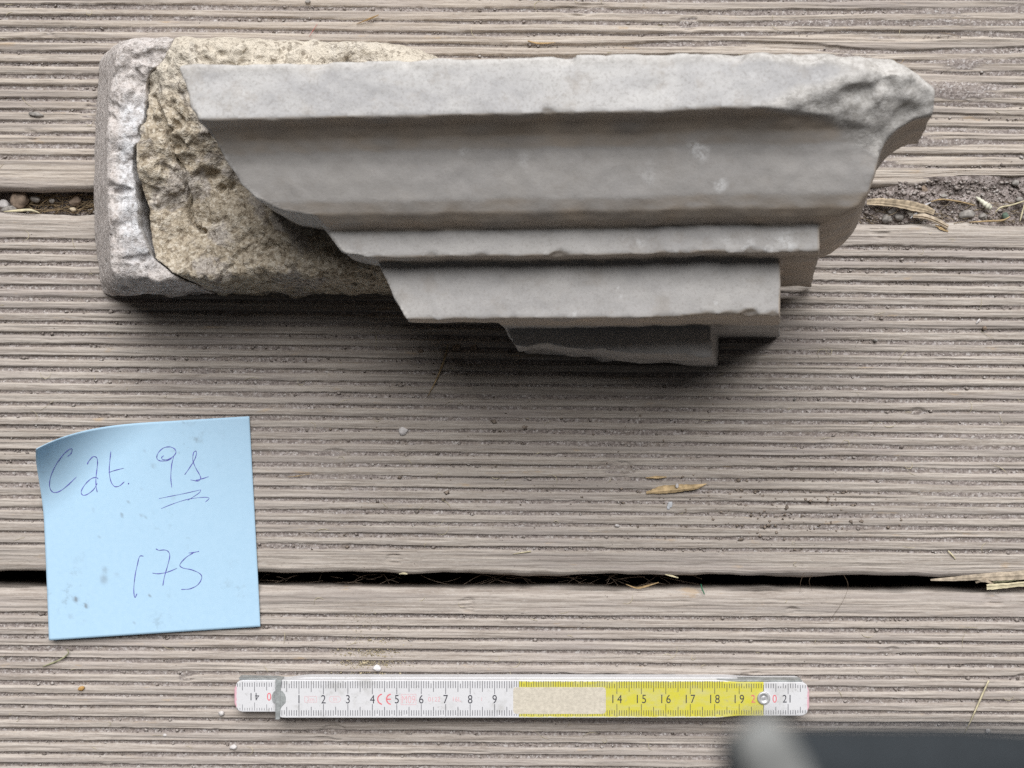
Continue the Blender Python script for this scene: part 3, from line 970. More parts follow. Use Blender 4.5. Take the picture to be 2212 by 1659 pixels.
def build_note():
    n = 90
    s, t = np.meshgrid(np.linspace(0, 1, n), np.linspace(0, 1, n), indexing='ij')
    up, lo = note_pos(s, t, 0.0), note_pos(s, t, -0.022)
    V = np.concatenate([up.reshape(-1, 3), lo.reshape(-1, 3)])
    idx = np.arange(n * n).reshape(n, n)
    f = np.stack([idx[:-1, :-1], idx[:-1, 1:], idx[1:, 1:], idx[1:, :-1]], -1).reshape(-1, 4)
    F = [f, f[:, ::-1] + n * n]
    ring = np.concatenate([idx[:, 0], idx[-1, 1:], idx[-2::-1, -1], idx[0, -2:0:-1]])
    r2 = np.roll(ring, -1)
    F.append(np.stack([ring, r2, r2 + n * n, ring + n * n], -1))
    sm = np.zeros(len(V))
    rg = np.random.default_rng(4)
    for (x, y, r, a) in ((488, 1380, 16, .75), (555, 1422, 13, .75), (668, 1250, 26, .35), (675, 1190, 18, .3), (785, 835, 9, .6), (912, 840, 9, .5), (942, 850, 7, .4), (750, 1220, 12, .2),
                         (805, 1420, 6, .3), (865, 1530, 6, .3), (965, 1360, 5, .6), (1088, 900, 6, .4), (1010, 920, 8, .25), (985, 515, 14, .25), (640, 980, 6, .4), (1262, 340, 12, .2), (930, 420, 8, .2),
                         (665, 1165, 4, .6), (518, 1545, 5, .6), (1280, 750, 4, .6), (825, 745, 5, .5), (910, 672, 5, .4), (1465, 460, 4, .5), (1520, 965, 4, .5), (600, 800, 10, .2), (1180, 235, 6, .25), (455, 1490, 14, .2)):
        p = at(*nz(x, y), 0.3)
        k = 50 / 1.728 / FPX
        d = np.hypot(V[:, 0] - p[0], (V[:, 1] - p[1]) * 0.8) / (r * k)
        sm = np.maximum(sm, a * sstep(1.4, 0.3, d))
    root = empty('sticky_note', (*NBL, 0))
    o3 = np.array((*NBL, 0))
    tag(root, 'pale blue square sticky note with handwritten numbers and a curled corner', 'sticky note')
    child('paper', V - o3, np.concatenate(F), M_PAPER, root, attrs={'smudge': sm})
    M = np.linalg.inv(np.stack([NE1, NE2], 1))

    def st(x, y):
        p = at(*nz(x, y), 0.25)[:2]
        q = M @ (p - NTL)
        for _ in range(30):                       # find the paper point that is seen there
            w = note_pos(q[0], q[1], 0.004)
            seen = w[:2] * (CAM_H - 0.25) / (CAM_H - w[2])
            q = np.clip(q + M @ (p - seen) * 0.6, -0.02, 1.02)
        return q

    def word(name, strokes, w=0.036):
        Vs, Fs, b = [], [], 0
        for S in strokes:
            S2 = catmull(S, 7) if len(S) > 2 else np.array([np.array(S[0]) * (1 - k) + np.array(S[1]) * k for k in np.linspace(0, 1, 8)])
            P = np.array([st(*p) for p in S2])
            C = note_pos(P[:, 0], P[:, 1], 0.006)
            T = np.gradient(C[:, :2], axis=0)
            T /= np.linalg.norm(T, axis=1)[:, None] + 1e-9
            Nn = np.stack([-T[:, 1], T[:, 0], 0 * T[:, 0]], -1)
            ww = w * 0.5 * (0.85 + 0.25 * np.sin(np.arange(len(C)) * 0.7 + len(C)))
            ww[-1] *= 0.5
            Vs.append(np.concatenate([C + Nn * ww[:, None], C - Nn * ww[:, None]]) - o3)
            m = len(C)
            Fs += [(b + i, b + m + i, b + m + i + 1, b + i + 1) for i in range(m - 1)]
            b += 2 * m
        return child(name, np.concatenate(Vs), Fs, M_INK, root)

    word('handwriting', [
        [(438, 452), (460, 430), (466, 406), (450, 404), (418, 430), (380, 478), (344, 540), (323, 605), (323, 655), (345, 684), (385, 678), (435, 642), (495, 585)],
        [(565, 502), (578, 478), (603, 453), (626, 460), (632, 490), (628, 535), (622, 590), (622, 640), (630, 684)],
        [(636, 596), (620, 588), (590, 597), (556, 628), (530, 668), (528, 694), (545, 704), (575, 692), (610, 662), (630, 625)],
        [(718, 420), (712, 480), (708, 545), (717, 608), (740, 645), (772, 644), (806, 616)], [(704, 556), (750, 541), (803, 528)],
        [(829, 628), (834, 626), (833, 631), (829, 629)]])
    word('handwriting', [
        [(1062, 446), (1047, 460), (1058, 474), (1092, 470), (1122, 452), (1140, 426), (1130, 402), (1098, 390), (1058, 398), (1026, 428), (1016, 462), (1036, 480), (1078, 480), (1112, 466)],
        [(1126, 448), (1112, 510), (1107, 590), (1113, 655)],
        [(1197, 570), (1232, 520), (1262, 470), (1273, 430), (1265, 417), (1252, 436), (1251, 482), (1270, 530), (1294, 572), (1300, 596), (1280, 611), (1234, 603)],
        [(1270, 606), (1312, 596), (1352, 583)]])
    word('underline', [[(1030, 725), (1110, 709), (1200, 691), (1302, 668)], [(1302, 668), (1288, 690), (1215, 738)], [(1044, 790), (1130, 756), (1220, 729), (1312, 717), (1355, 722), (1330, 748)]], 0.026)
    word('handwriting', [
        [(930, 1098), (905, 1100), (891, 1150), (876, 1220), (867, 1310), (873, 1366), (888, 1340)],
        [(1010, 1050), (1030, 1060), (1065, 1058), (1090, 1068), (1100, 1098), (1086, 1160), (1066, 1230), (1055, 1290)], [(988, 1208), (1030, 1212), (1090, 1200), (1148, 1176)],
        [(1290, 1067), (1255, 1074), (1222, 1078)], [(1252, 1077), (1204, 1108), (1166, 1153), (1184, 1174), (1246, 1188), (1298, 1214), (1306, 1244), (1280, 1285), (1230, 1310), (1174, 1314)]])


build_note()

# ------------------------------------------------------------------ folding ruler
RT = 0.93                                        # height of the upper face
RX, RY = (1029.5 - 1920) * (CAM_H - RT) / FPX, (1440 - 2622) * (CAM_H - RT) / FPX
RROT = math.radians(0.0)
ruler = empty('folding_ruler', (RX, RY, 0))
tag(ruler, 'folded wooden ruler with white and yellow scale lying below the note', 'ruler')


def leaf_material(name, yellow):
    t = NT(name, 0.55, 0.4)
    s = t.n('ShaderNodeSeparateXYZ')
    t.put(s.inputs[0], t.co())
    x, y = s.outputs[0], s.outputs[1]
    w = t.noise(900, 4, 0.7)
    white = t.mix(t.step(t.noise(90, 5, 0.7), 0.5, 0.75), (0.66, 0.66, 0.68), (0.50, 0.495, 0.49))
    c = white
    if yellow:
        yel = t.mix(t.step(t.noise((120, 260, 90), 5, 0.7), 0.40, 0.70), (0.61, 0.56, 0.06), (0.58, 0.545, 0.19))
        fade = t.step(t.noise((200, 300, 100), 4, 0.7), 0.66, 0.78)
        yel = t.mix(fade, yel, (0.66, 0.64, 0.40))
        # along the edges the yellow has rubbed off
        ay = t.math('ABSOLUTE', y)
        edge = t.step(t.math('ADD', ay, t.math('MULTIPLY', t.math('SUBTRACT', w, 0.5), 0.0012)), 0.0070, 0.0074)
        yel = t.mix(edge, yel, (0.72, 0.72, 0.70))
        m = t.math('MULTIPLY', t.math('GREATER_THAN', x, 0.1), t.math('LESS_THAN', x, 0.2))
        c = t.mix(m, c, yel)
    # red lacquer left at the ends
    ends = t.math('MAXIMUM', t.math('LESS_THAN', t.math('ADD', x, t.math('MULTIPLY', w, 0.0018)), -0.0153), t.math('GREATER_THAN', t.math('ADD', x, t.math('MULTIPLY', w, 0.0018)), 0.2188))
    c = t.mix(t.math('MULTIPLY', ends, 0.7), c, (0.72, 0.32, 0.40))
    gr = t.noise(420, 6, 0.75, (7, 2, 1))
    c = t.mix(t.math('MULTIPLY', t.step(gr, 0.56, 0.72), 0.6), c, (0.33, 0.32, 0.30))
    t.col(c)
    t.bump(w, 0.01, 0.4)
    return t.m


M_LEAFTOP = leaf_material('ruler_paint_top', True)
M_LEAF = leaf_material('ruler_paint', False)
M_PRINT = plain('black_print', (0.05, 0.05, 0.065), 0.6, 0.3, var=0.3, sc=1500)
M_REDP = plain('red_print', (0.72, 0.16, 0.19), 0.6, 0.3, var=0.15, sc=1500)
M_REDF = plain('faded_red_print', (0.74, 0.40, 0.43), 0.6, 0.3, var=0.12, sc=1500)
M_STEEL = plain('zinc_steel', (0.36, 0.38, 0.38), 0.45, 0.5, metal=0.3, var=0.25, sc=300)
M_BRIGHT = plain('bright_steel', (0.55, 0.55, 0.56), 0.4, 0.5, metal=0.35, var=0.15, sc=300)
M_BARE = plain('bare_sanded_wood', (0.60, 0.55, 0.46), 0.75, 0.25, var=0.10, sc=900)


def prism(outline, z0, z1, bevel=0.03):
    """extruded outline (ccw) with a small chamfer on the upper edge"""
    P = np.asarray(outline, float)
    n = len(P)
    T = np.roll(P, -1, 0) - np.roll(P, 1, 0)
    T /= np.linalg.norm(T, axis=1)[:, None]
    Nn = np.stack([T[:, 1], -T[:, 0]], -1)
    L = [np.c_[P, np.full(n, z0)], np.c_[P, np.full(n, z1 - bevel)], np.c_[P - Nn * bevel * 0.9, np.full(n, z1)]]
    V = np.concatenate(L)
    F = []
    for k in range(2):
        for i in range(n):
            j = (i + 1) % n
            F.append((k * n + i, k * n + j, (k + 1) * n + j, (k + 1) * n + i))
    F.append(tuple(range(2 * n, 3 * n))); F.append(tuple(range(n))[::-1])
    return V, F


def leaf_outline(x0, x1, hw, hwl, hwr, r, narrow_l, narrow_r, off=0.0):
    """hw half width; ends narrowed to hwl / hwr over the given lengths; rounded corners"""
    xs = np.linspace(x0, x1, 220)
    h = np.full_like(xs, hw)
    if narrow_l: h = h - (hw - hwl) * sstep(x0 + narrow_l, x0 + narrow_l - 1.0, xs)
    if narrow_r: h = h - (hw - hwr) * sstep(x1 - narrow_r, x1 - narrow_r + 1.1, xs)
    dl, dr = xs - x0, x1 - xs
    for d in (dl, dr):
        q = np.clip(1 - d / r, 0, 1)
        h = h - r * (1 - np.sqrt(1 - q ** 2))
    lo = np.stack([xs, off - h], -1)
    hi = np.stack([xs[::-1], off + h[::-1]], -1)
    return np.concatenate([lo, hi])


def leaf(name, ol, z0, z1, mat):
    V, F = prism(ol, z0, z1)
    return child(name, V, F, mat, ruler, smooth=False)


leaf('leaf', leaf_outline(-1.70, 21.8, .765, .66, .70, .34, 3.0, 3.4, 0.03), 0.0, 0.30, M_LEAF)
lf_mid = leaf('leaf', leaf_outline(-1.72, 21.8, .765, .655, .70, .36, 3.0, 3.4, 0.04), 0.312, 0.612, M_LEAF)
lf_top = leaf('leaf', leaf_outline(0.02, 21.87, .773, .77, .69, .36, 0, 3.9, 0.0), 0.624, RT, M_LEAFTOP)


def rects(R, z):
    V, F = [], []
    for x0, x1, y0, y1 in R:
        b = len(V)
        V += [(x0, y0, z), (x1, y0, z), (x1, y1, z), (x0, y1, z)]
        F.append((b, b + 1, b + 2, b + 3))
    return np.array(V), F


rgp = np.random.default_rng(21)
R = []
for k in range(3, 218):
    x = k * 0.1
    if k % 10 == 0: t0, t1, b0, b1 = .75, .21, -.20, -.70
    elif k % 5 == 0: t0, t1, b0, b1 = .75, .30, -.31, -.69
    else: t0, t1, b0, b1 = .745, .45, -.45, -.675
    if x > 18.3: t0 = min(t0, .64); b1 = max(b1, -.62)
    if x > 21.4: t0 -= .06; b1 += .06
    if 9.75 < x < 13.56: t1 = max(t1, .505); b0 = min(b0, -.615)
    if abs(x - 20) < .27: t1 = max(t1, .33); b0 = min(b0, -.24)
    if k < 5: t1 = max(t1, .42); b0 = min(b0, -.42)
    w = 0.0115
    if rgp.random() < .12: t0 -= rgp.uniform(0, .12)
    if rgp.random() < .12: b1 += rgp.uniform(0, .08)
    R.append((x - w, x + w, t1, t0)); R.append((x - w, x + w, b1, b0))
V, F = rects(R, RT + 0.0025)
child('tick_marks', V, F, M_PRINT, lf_top, smooth=False)
R = []
for k in range(0, 15):
    x = -.885 + .25 - k * 0 + (k - 7) * 0.1 - .25
    if x > 0.0: continue
    kk = (k - 7)
    if kk % 10 == 0: t0, t1, b0, b1 = .62, .22, -.22, -.55
    elif kk % 5 == 0: t0, t1, b0, b1 = .62, .28, -.30, -.55
    else: t0, t1, b0, b1 = .60, .43, -.44, -.55
    if x < -1.45: t0 -= .03; b1 += .03
    R.append((x - .011, x + .011, t1, t0)); R.append((x - .008, x + .008, b1, b0))
V, F = rects(R, 0.612 + 0.0025)
child('tick_marks', V, F, M_PRINT, lf_mid, smooth=False)


def text(s, x, y, size, mat, parent, z, sx=0.85, thin=0.0, rot=0.0, name='numeral', spacing=1.0):
    cu = bpy.data.curves.new('t', 'FONT')
    cu.body = s
    cu.size = size
    cu.align_x = 'CENTER'
    cu.align_y = 'CENTER'
    cu.offset = thin * size
    cu.space_character = spacing
    cu.resolution_u = 6
    ob = bpy.data.objects.new('t', cu)
    SC.collection.objects.link(ob)
    dg = bpy.context.evaluated_depsgraph_get()
    me = bpy.data.meshes.new_from_object(ob.evaluated_get(dg))
    bpy.data.objects.remove(ob)
    co = np.array([v.co[:] for v in me.vertices])
    ctr = (co.max(0) + co.min(0)) / 2
    co -= ctr
    co[:, 0] *= sx
    c, s_ = math.cos(rot), math.sin(rot)
    co = np.stack([co[:, 0] * c - co[:, 1] * s_ + x, co[:, 0] * s_ + co[:, 1] * c + y, np.full(len(co), z)], -1)
    fs = [tuple(p.vertices) for p in me.polygons]
    bpy.data.meshes.remove(me)
    return child(name, co, fs, mat, parent, smooth=False)


NZ = RT + 0.003
for k in range(1, 10):
    text(str(k), k, 0.0, .50, M_PRINT, lf_top, NZ)
for k in range(14, 20):
    a, b = str(k)
    text(a, k - .165, 0.01, .50, M_PRINT, lf_top, NZ); text(b, k + .11, 0.01, .50, M_PRINT, lf_top, NZ)
text('2', 19.57, 0.02, .46, M_REDP, lf_top, NZ); text('0', 20.45, 0.02, .46, M_REDP, lf_top, NZ)
text('2', 20.86, 0.02, .46, M_PRINT, lf_top, NZ); text('1', 21.08, 0.02, .46, M_PRINT, lf_top, NZ)
text('4', -.78, 0.02, .44, M_PRINT, lf_mid, .6155, rot=math.pi); text('1', -1.03, 0.02, .44, M_PRINT, lf_mid, .6155, rot=math.pi)
text('0', -.286, 0.02, .46, M_REDP, lf_mid, .6155)


def frame(x, y, w, h, r, t, mat, parent, z, name='print_frame'):
    a = []
    for cx, cy, s in ((w / 2 - r, h / 2 - r, 0), (-w / 2 + r, h / 2 - r, 1), (-w / 2 + r, -h / 2 + r, 2), (w / 2 - r, -h / 2 + r, 3)):
        for q in np.linspace(0, math.pi / 2, 6):
            ang = s * math.pi / 2 + q
            a.append((cx, cy, math.cos(ang), math.sin(ang)))
    a = np.array(a)
    o_ = a[:, :2] + a[:, 2:] * r
    i_ = a[:, :2] + a[:, 2:] * (r - t)
    n = len(a)
    V = np.concatenate([np.c_[o_ + (x, y), np.full(n, z)], np.c_[i_ + (x, y), np.full(n, z)]])
    F = [(i, (i + 1) % n, n + (i + 1) % n, n + i) for i in range(n)]
    return child(name, V, F, mat, parent, smooth=False)


frame(1.475, 0.0, .50, .25, .012, .012, M_REDF, lf_top, NZ)
text('2m', 1.475, 0.0, .22, M_REDF, lf_top, NZ, 1.15, -0.01, name='printed_letters')
frame(2.47, 0.0, .48, .25, .12, .012, M_REDF, lf_top, NZ)
text('III', 2.47, 0.0, .20, M_REDF, lf_top, NZ, 1.1, -0.01, name='printed_letters')
frame(5.48, -0.01, .62, .44, .012, .014, M_REDF, lf_top, NZ)
text('M09', 5.48, -0.01, .46, M_REDF, lf_top, NZ, .70, -0.014, name='printed_letters')
text('0122', 6.53, 0.0, .27, M_REDF, lf_top, NZ, .95, -0.010, name='printed_letters')
text('16L', 7.46, 0.0, .27, M_REDF, lf_top, NZ, .95, -0.010, name='printed_letters')
text('l', 8.47, 0.0, .24, M_REDF, lf_top, NZ, .95, -0.010, name='printed_letters')


def arc_letter(x, y, r, t, a0, a1, bar, mat):
    q = np.linspace(a0, a1, 18)
    V = np.concatenate([np.c_[x + np.cos(q) * r, y + np.sin(q) * r, np.full(18, NZ)], np.c_[x + np.cos(q) * (r - t), y + np.sin(q) * (r - t), np.full(18, NZ)]])
    F = [(i, i + 1, 18 + i + 1, 18 + i) for i in range(17)]
    if bar:
        b = len(V)
        V = np.concatenate([V, [(x - r + t, y - t / 2, NZ), (x - .03, y - t / 2, NZ), (x - .03, y + t / 2, NZ), (x - r + t, y + t / 2, NZ)]])
        F.append((b, b + 1, b + 2, b + 3))
    child('printed_letters', V, F, mat, lf_top, smooth=False)


arc_letter(4.43, 0.0, .235, .05, math.radians(100), math.radians(260), False, M_REDP)
arc_letter(4.79, 0.0, .235, .05, math.radians(100), math.radians(260), True, M_REDP)

# bare patch where the print was scraped off
V, F = prism(leaf_outline(9.76, 13.55, .545, .5, .5, .14, 0, 0, -.055), RT + .0015, RT + .006, .002)
child('bare_patch', V, F, M_BARE, lf_top, smooth=False)


def disc(x, y, r, z0, prof, n=28):
    """lathe: prof = [(radius, z)] from rim to centre"""
    V, F = [], []
    a = np.linspace(0, 2 * math.pi, n, endpoint=False)
    for rr, z in prof:
        V += [(x + rr * math.cos(q), y + rr * math.sin(q), z) for q in a]
    m = len(prof)
    for k in range(m - 1):
        for i in range(n):
            F.append((k * n + i, k * n + (i + 1) % n, (k + 1) * n + (i + 1) % n, (k + 1) * n + i))
    F.append(tuple(range((m - 1) * n, m * n)))
    return np.array(V), F


V, F = disc(20.0, .05, .27, RT, [(.268, RT - .01), (.268, RT + .035), (.235, RT + .06), (.16, RT + .058), (.13, RT + .02), (.10, RT + .012), (.07, RT + .03), (.02, RT + .035)])
child('rivet', V, F, M_BRIGHT, lf_top)
# end clip at the zero mark: half round plate and bar
V, F = prism([(x_, y_) for x_, y_ in zip(*(lambda a: (.02 + .30 * np.cos(a) * 1.05, .02 + .30 * np.sin(a)))(np.linspace(-math.pi, math.pi, 28, endpoint=False)))], .60, RT + .008, .01)
hinge = empty('end_clip', (0, 0, 0), ruler)
P = [(.04 + .20 * math.cos(a), .02 + .28 * math.sin(a)) for a in np.linspace(math.pi * .5, math.pi * 1.5, 14)]
V, F = prism(P[::1] , .60, .70, .015); child('plate', V, F, M_STEEL, hinge, smooth=False)
P = [(.22, -.42), (.30, -.30), (.45, -.14), (.47, .05), (.42, .22), (.32, .33), (.22, .38)]
V, F = prism(P, RT - .02, RT + .022, .01); child('plate', V, F, M_STEEL, hinge, smooth=False)
P = [(.04, -.80), (.06, -.83), (.20, -.83), (.225, -.80), (.245, -.42), (.25, .35), (.28, .60), (.28, .785), (.07, .80), (.04, .77)]
V, F = prism(P, .33, RT + .045, .02); child('clip_bar', V, F, M_STEEL, hinge, smooth=False)
# sheet steel hinge strips along the north sides
for x0, x1, z0, z1, yy in ((18.15, 21.55, .30, RT - .06, .70), (-1.52, -.02, .04, .56, .70)):
    P = [(x0, yy), (x1, yy - .01), (x1 + .05, yy + .045), (x0 - .03, yy + .075)]
    V, F = prism(P, z0, z1, .012)
    child('hinge_strip', V, F, M_STEEL, ruler, smooth=False)

# ------------------------------------------------------------------ camera wrist strap hanging into the lower right corner
M_NYLON = plain('dark_nylon', (0.03, 0.036, 0.042), 0.8, 0.3, var=0.3, sc=2500)
M_SLIDER = plain('grey_plastic', (0.24, 0.245, 0.24), 0.5, 0.4, var=0.06, sc=200)
ZS_ = 43.0
st_root = empty('wrist_strap', tuple(at(2100, 1680, ZS_)))
so = at(2100, 1680, ZS_)
tag(st_root, 'blurred dark camera wrist strap with a pale plastic slider near the lens', 'strap')


def ribbon(P, w, th):
    """flat band along P, w wide (in the plane), th thick"""
    P = catmull(P, 10)
    T = np.gradient(P, axis=0); T /= np.linalg.norm(T, axis=1)[:, None]
    Sd = np.cross(T, (0, 0, 1.0)); Sd /= np.linalg.norm(Sd, axis=1)[:, None]
    V = []
    for p, s in zip(P, Sd):
        for a, b in ((-1, -1), (1, -1), (1, 1), (-1, 1)):
            V.append(p + s * a * w / 2 + np.array((0, 0, b * th / 2)))
    F = []
    for i in range(len(P) - 1):
        for j in range(4):
            F.append((i * 4 + j, (i + 1) * 4 + j, (i + 1) * 4 + (j + 1) % 4, i * 4 + (j + 1) % 4))
    F.append((0, 1, 2, 3)); F.append(tuple((len(P) - 1) * 4 + k for k in (3, 2, 1, 0)))
    return np.array(V), F


P = [at(1576, 1703, ZS_ - .1), at(1706, 1678, ZS_ - .1), at(1936, 1676, ZS_ - .1), at(2136, 1680, ZS_), at(2400, 1710, ZS_ + .3), at(2700, 1800, ZS_ + .8)]
V, F = ribbon(P, .60, .10); child('band', V - so, F, M_NYLON, st_root)
P = [at(1576, 1618, ZS_ + .1), at(1592, 1658, ZS_ + .1), at(1640, 1730, ZS_), at(1700, 1850, ZS_)]
V, F = tube(catmull(P, 8), [.06, .10, .11, .11], 10); child('cord', V - so, [f[::-1] for f in F], M_NYLON, st_root)
P = [at(1618, 1560, ZS_ + .25), at(1648, 1608, ZS_ + .25), at(1678, 1668, ZS_ + .2), at(1725, 1760, ZS_ + .15)]
V, F = tube(catmull(P, 8), [.12, .17, .18, .18], 14, 0.5); child('slider', V - so, [f[::-1] for f in F], M_SLIDER, st_root)

# ------------------------------------------------------------------ loose things on the deck
straw('straw_stalk', 'yellow straw stalk lying on the ribs just below the stone', 'straw', [(968, 742, .12), (960, 775, .10), (945, 815, .08), (924, 856, .06)], [.012, .034, .045, .028, .012], M_STRAW, .5)
straw('grass_blade', 'long pale dry grass blade at the lower right edge', 'grass', [(2136, 1470, .16), (2118, 1510, .10), (2098, 1555, .06), (2080, 1592, .03)], [.035, .045, .03, .008], M_STRAW2, .4)
straw('dry_grass', 'thin bent green grey grass stalk below the note', 'grass', [(145, 1402, .15), (147, 1412, .1), (130, 1425, .06), (108, 1434, .05), (92, 1440, .03)], [.015, .03, .035, .015], plain('grey_green_stem', (.28, .28, .17)), .5)
straw('straw_piece', 'short thin straw to the right of the note', 'straw', [(622, 1030, .06), (645, 1028, .07), (668, 1024, .06)], [.01, .018, .008], M_STRAW)
straw('wood_sliver', 'thin pale sliver on the flat edge above the wide gap', 'splinter', [(1108, 1197, .04), (1125, 1194, .05), (1147, 1191, .05)], [.01, .024, .03], M_STRAW2)
straw('plant_fibre', 'short green fibre hanging in the wide gap', 'fibre', [(1514, 1262, -.1), (1517, 1273, .05), (1522, 1284, .1)], [.02, .03, .02], M_GREEN)
straw('straw_tuft', 'small yellow straw tuft on the middle plank near the right edge', 'straw', [(2048, 1190, .06), (2056, 1198, .08), (2064, 1208, .05)], [.03, .035, .02], M_STRAW2)
straw('red_thread', 'thin red thread on the top plank above the stone', 'thread', [(668, 79, .05), (676, 66, .1), (685, 52, .06)], [.008, .011, .008], M_RED)
straw('plant_needle', 'thin brown needle on the top plank right of the stone', 'needle', [(1953, 128, .05), (1944, 137, .06), (1930, 128, .05)], [.006, .012, .006], M_STRAW)
straw('plant_needle', 'dark straight needle near the upper right corner', 'needle', [(2030, 70, .05), (2050, 73, .06), (2072, 79, .04)], [.008, .018, .01], M_BROWNSTONE)
for i, (pts, lab) in enumerate((
        ([(1738, 1236, .05), (1730, 1255, .3), (1728, 1280, .25)], 'fine curved hair over the wide gap, leftmost of three'),
        ([(1756, 1236, .05), (1748, 1255, .3), (1754, 1276, .1)], 'fine curved hair over the wide gap, middle of three'),
        ([(1822, 1240, .05), (1832, 1265, .35), (1820, 1300, .1), (1796, 1335, .05)], 'long fine hair over the wide gap, rightmost of three'))):
    straw('hair', lab, 'hair', pts, .006, M_HAIR, 1.0, 'hairs over the wide gap', 4)


def splinter(name, label, cat, pts, width, thick, mat, seed, parent=None, up=0.0):
    """flat torn piece of wood along pts with ragged long edges"""
    rg = np.random.default_rng(seed)
    P = catmull([at(*p) for p in pts], 14)
    m = len(P)
    T = np.gradient(P, axis=0); T /= np.linalg.norm(T, axis=1)[:, None]
    Sd = np.cross(T, (0, 0, 1.0)); Sd /= np.linalg.norm(Sd, axis=1)[:, None]
    w = np.interp(np.linspace(0, 1, m), np.linspace(0, 1, len(width)), width)
    nl, nr = noise1(np.arange(m), 6.5, seed), noise1(np.arange(m), 5.5, seed + 1)
    nl2, nr2 = noise1(np.arange(m), 1.3, seed + 2), noise1(np.arange(m), 1.6, seed + 3)
    K = 7
    top, bot = [], []
    ridges = rg.standard_normal(K) * 0.35
    for j in range(K):
        q = j / (K - 1) * 2 - 1
        ww = w * (1 + 0.10 * np.where(q > 0, nl, nr) + 0.05 * np.where(q > 0, nr2, nl2))
        zz = thick * (1 - 0.3 * q * q) * (0.75 + ridges[j] * 0.9) * np.clip(w / max(width), .3, 1)
        c = P + Sd * (q * ww / 2)[:, None]
        top.append(c + np.c_[np.zeros((m, 2)), zz]); bot.append(c - np.c_[np.zeros((m, 2)), zz * .25])
    V = np.concatenate(top + bot[::-1])
    n = 2 * K
    F = []
    for j in range(n):
        jn = (j + 1) % n
        for i in range(m - 1):
            F.append((j * m + i, j * m + i + 1, jn * m + i + 1, jn * m + i))
    F.append(tuple(j * m for j in range(n))); F.append(tuple(j * m + m - 1 for j in range(n))[::-1])
    o = mesh_obj(name, V, F, mat, parent, smooth=False, origin=P[0] if parent is None else (0, 0, 0))
    if parent is None: tag(o, label, cat)
    return o


splinter('wood_chip', 'yellow torn wood chip lying on the ribs right of centre', 'wood chip', [(1396, 1065, .06), (1425, 1058, .08), (1465, 1055, .10), (1500, 1052, .10), (1526, 1045, .08)], [.12, .28, .30, .22, .03], .09, M_SPLINT, 5)
splinter('wood_chip', 'narrow yellow wood chip just above the larger torn chip', 'wood chip', [(1395, 1032, .02), (1418, 1031, .03), (1440, 1030, .02)], [.03, .12, .03], .03, M_SPLINT, 6)
splinter('wood_splinter', 'long brown split of wood lying in the soil beside the stone', 'splinter', [(1872, 436, -.05), (1900, 436, .02), (1945, 441, .06), (1990, 450, .06), (2018, 459, .02)], [.22, .36, .38, .33, .20], .12, plain('brown_split_wood', (.37, .30, .215), .85, .2, var=.35, sc=500), 7)
splinter('wood_splinter', 'curved grey brown splinter bridging the soil onto the middle plank', 'splinter', [(1972, 467, .0), (1995, 468, .10), (2020, 476, .14), (2048, 490, .10)], [.16, .25, .24, .20], .10, M_SPLINT2, 8)
splinter('wood_splinter', 'small yellow splinter lying on the top edge of the middle plank', 'splinter', [(2020, 486, .04), (2032, 492, .05), (2048, 500, .03)], [.05, .14, .05], .05, M_SPLINT, 9)
splinter('wood_splinter', 'long pointed grey splinter hanging over the wide gap at the right', 'splinter', [(2010, 1253, -.1), (2060, 1250, -.05), (2120, 1246, 0), (2180, 1243, 0), (2260, 1238, 0)], [.06, .18, .26, .34, .4], .10, M_SPLINT2, 10)
splinter('wood_splinter', 'pale flat splinter end at the right edge below the gap', 'splinter', [(2131, 1268, .06), (2160, 1266, .08), (2200, 1262, .10), (2260, 1256, .1)], [.20, .20, .20, .2], .05, M_STRAW2, 11)
splinter('wood_splinter', 'thin green grey splinter in the gap near the right edge', 'splinter', [(2135, 1258, -.1), (2170, 1254, -.05), (2212, 1249, 0), (2260, 1244, 0)], [.04, .10, .10, .1], .05, plain('lichen_wood', (.34, .34, .22)), 12)
splinter('wood_shaving', 'arched curl of wood in the gap near the right edge', 'shaving', [(2107, 1258, -.1), (2118, 1253, .0), (2132, 1254, .02), (2148, 1263, -.1)], [.10, .14, .14, .06], .05, M_SPLINT2, 13)
splinter('wood_shaving', 'curved yellow sliver inside the wide gap right of centre', 'shaving', [(1352, 1262, -.3), (1375, 1270, -.15), (1395, 1266, -.1), (1423, 1258, 0)], [.02, .09, .09, .02], .04, M_STRAW, 14)
splinter('wood_shaving', 'tiny pale shaving on the gap edge right of centre', 'shaving', [(1437, 1241, .0), (1450, 1244, .02), (1465, 1248, 0)], [.03, .07, .04], .03, M_STRAW2, 15)
splinter('wood_shaving', 'tiny pale shaving on the gap edge left of centre', 'shaving', [(862, 1240, .05), (872, 1238, .05), (880, 1240, .05)], [.03, .08, .05], .03, M_STRAW2, 16)
splinter('wood_splinter', 'thin straw coloured splinter above the top right of the stone', 'splinter', [(1140, 88, .05), (1165, 94, .10), (1200, 92, .08)], [.03, .08, .02], .05, M_SPLINT, 17)
splinter('wood_splinter', 'fine split lifted from the top plank behind the stone', 'splinter', [(770, 52, .05), (800, 40, .14), (818, 32, .10)], [.02, .08, .03], .05, M_SPLINT, 18)

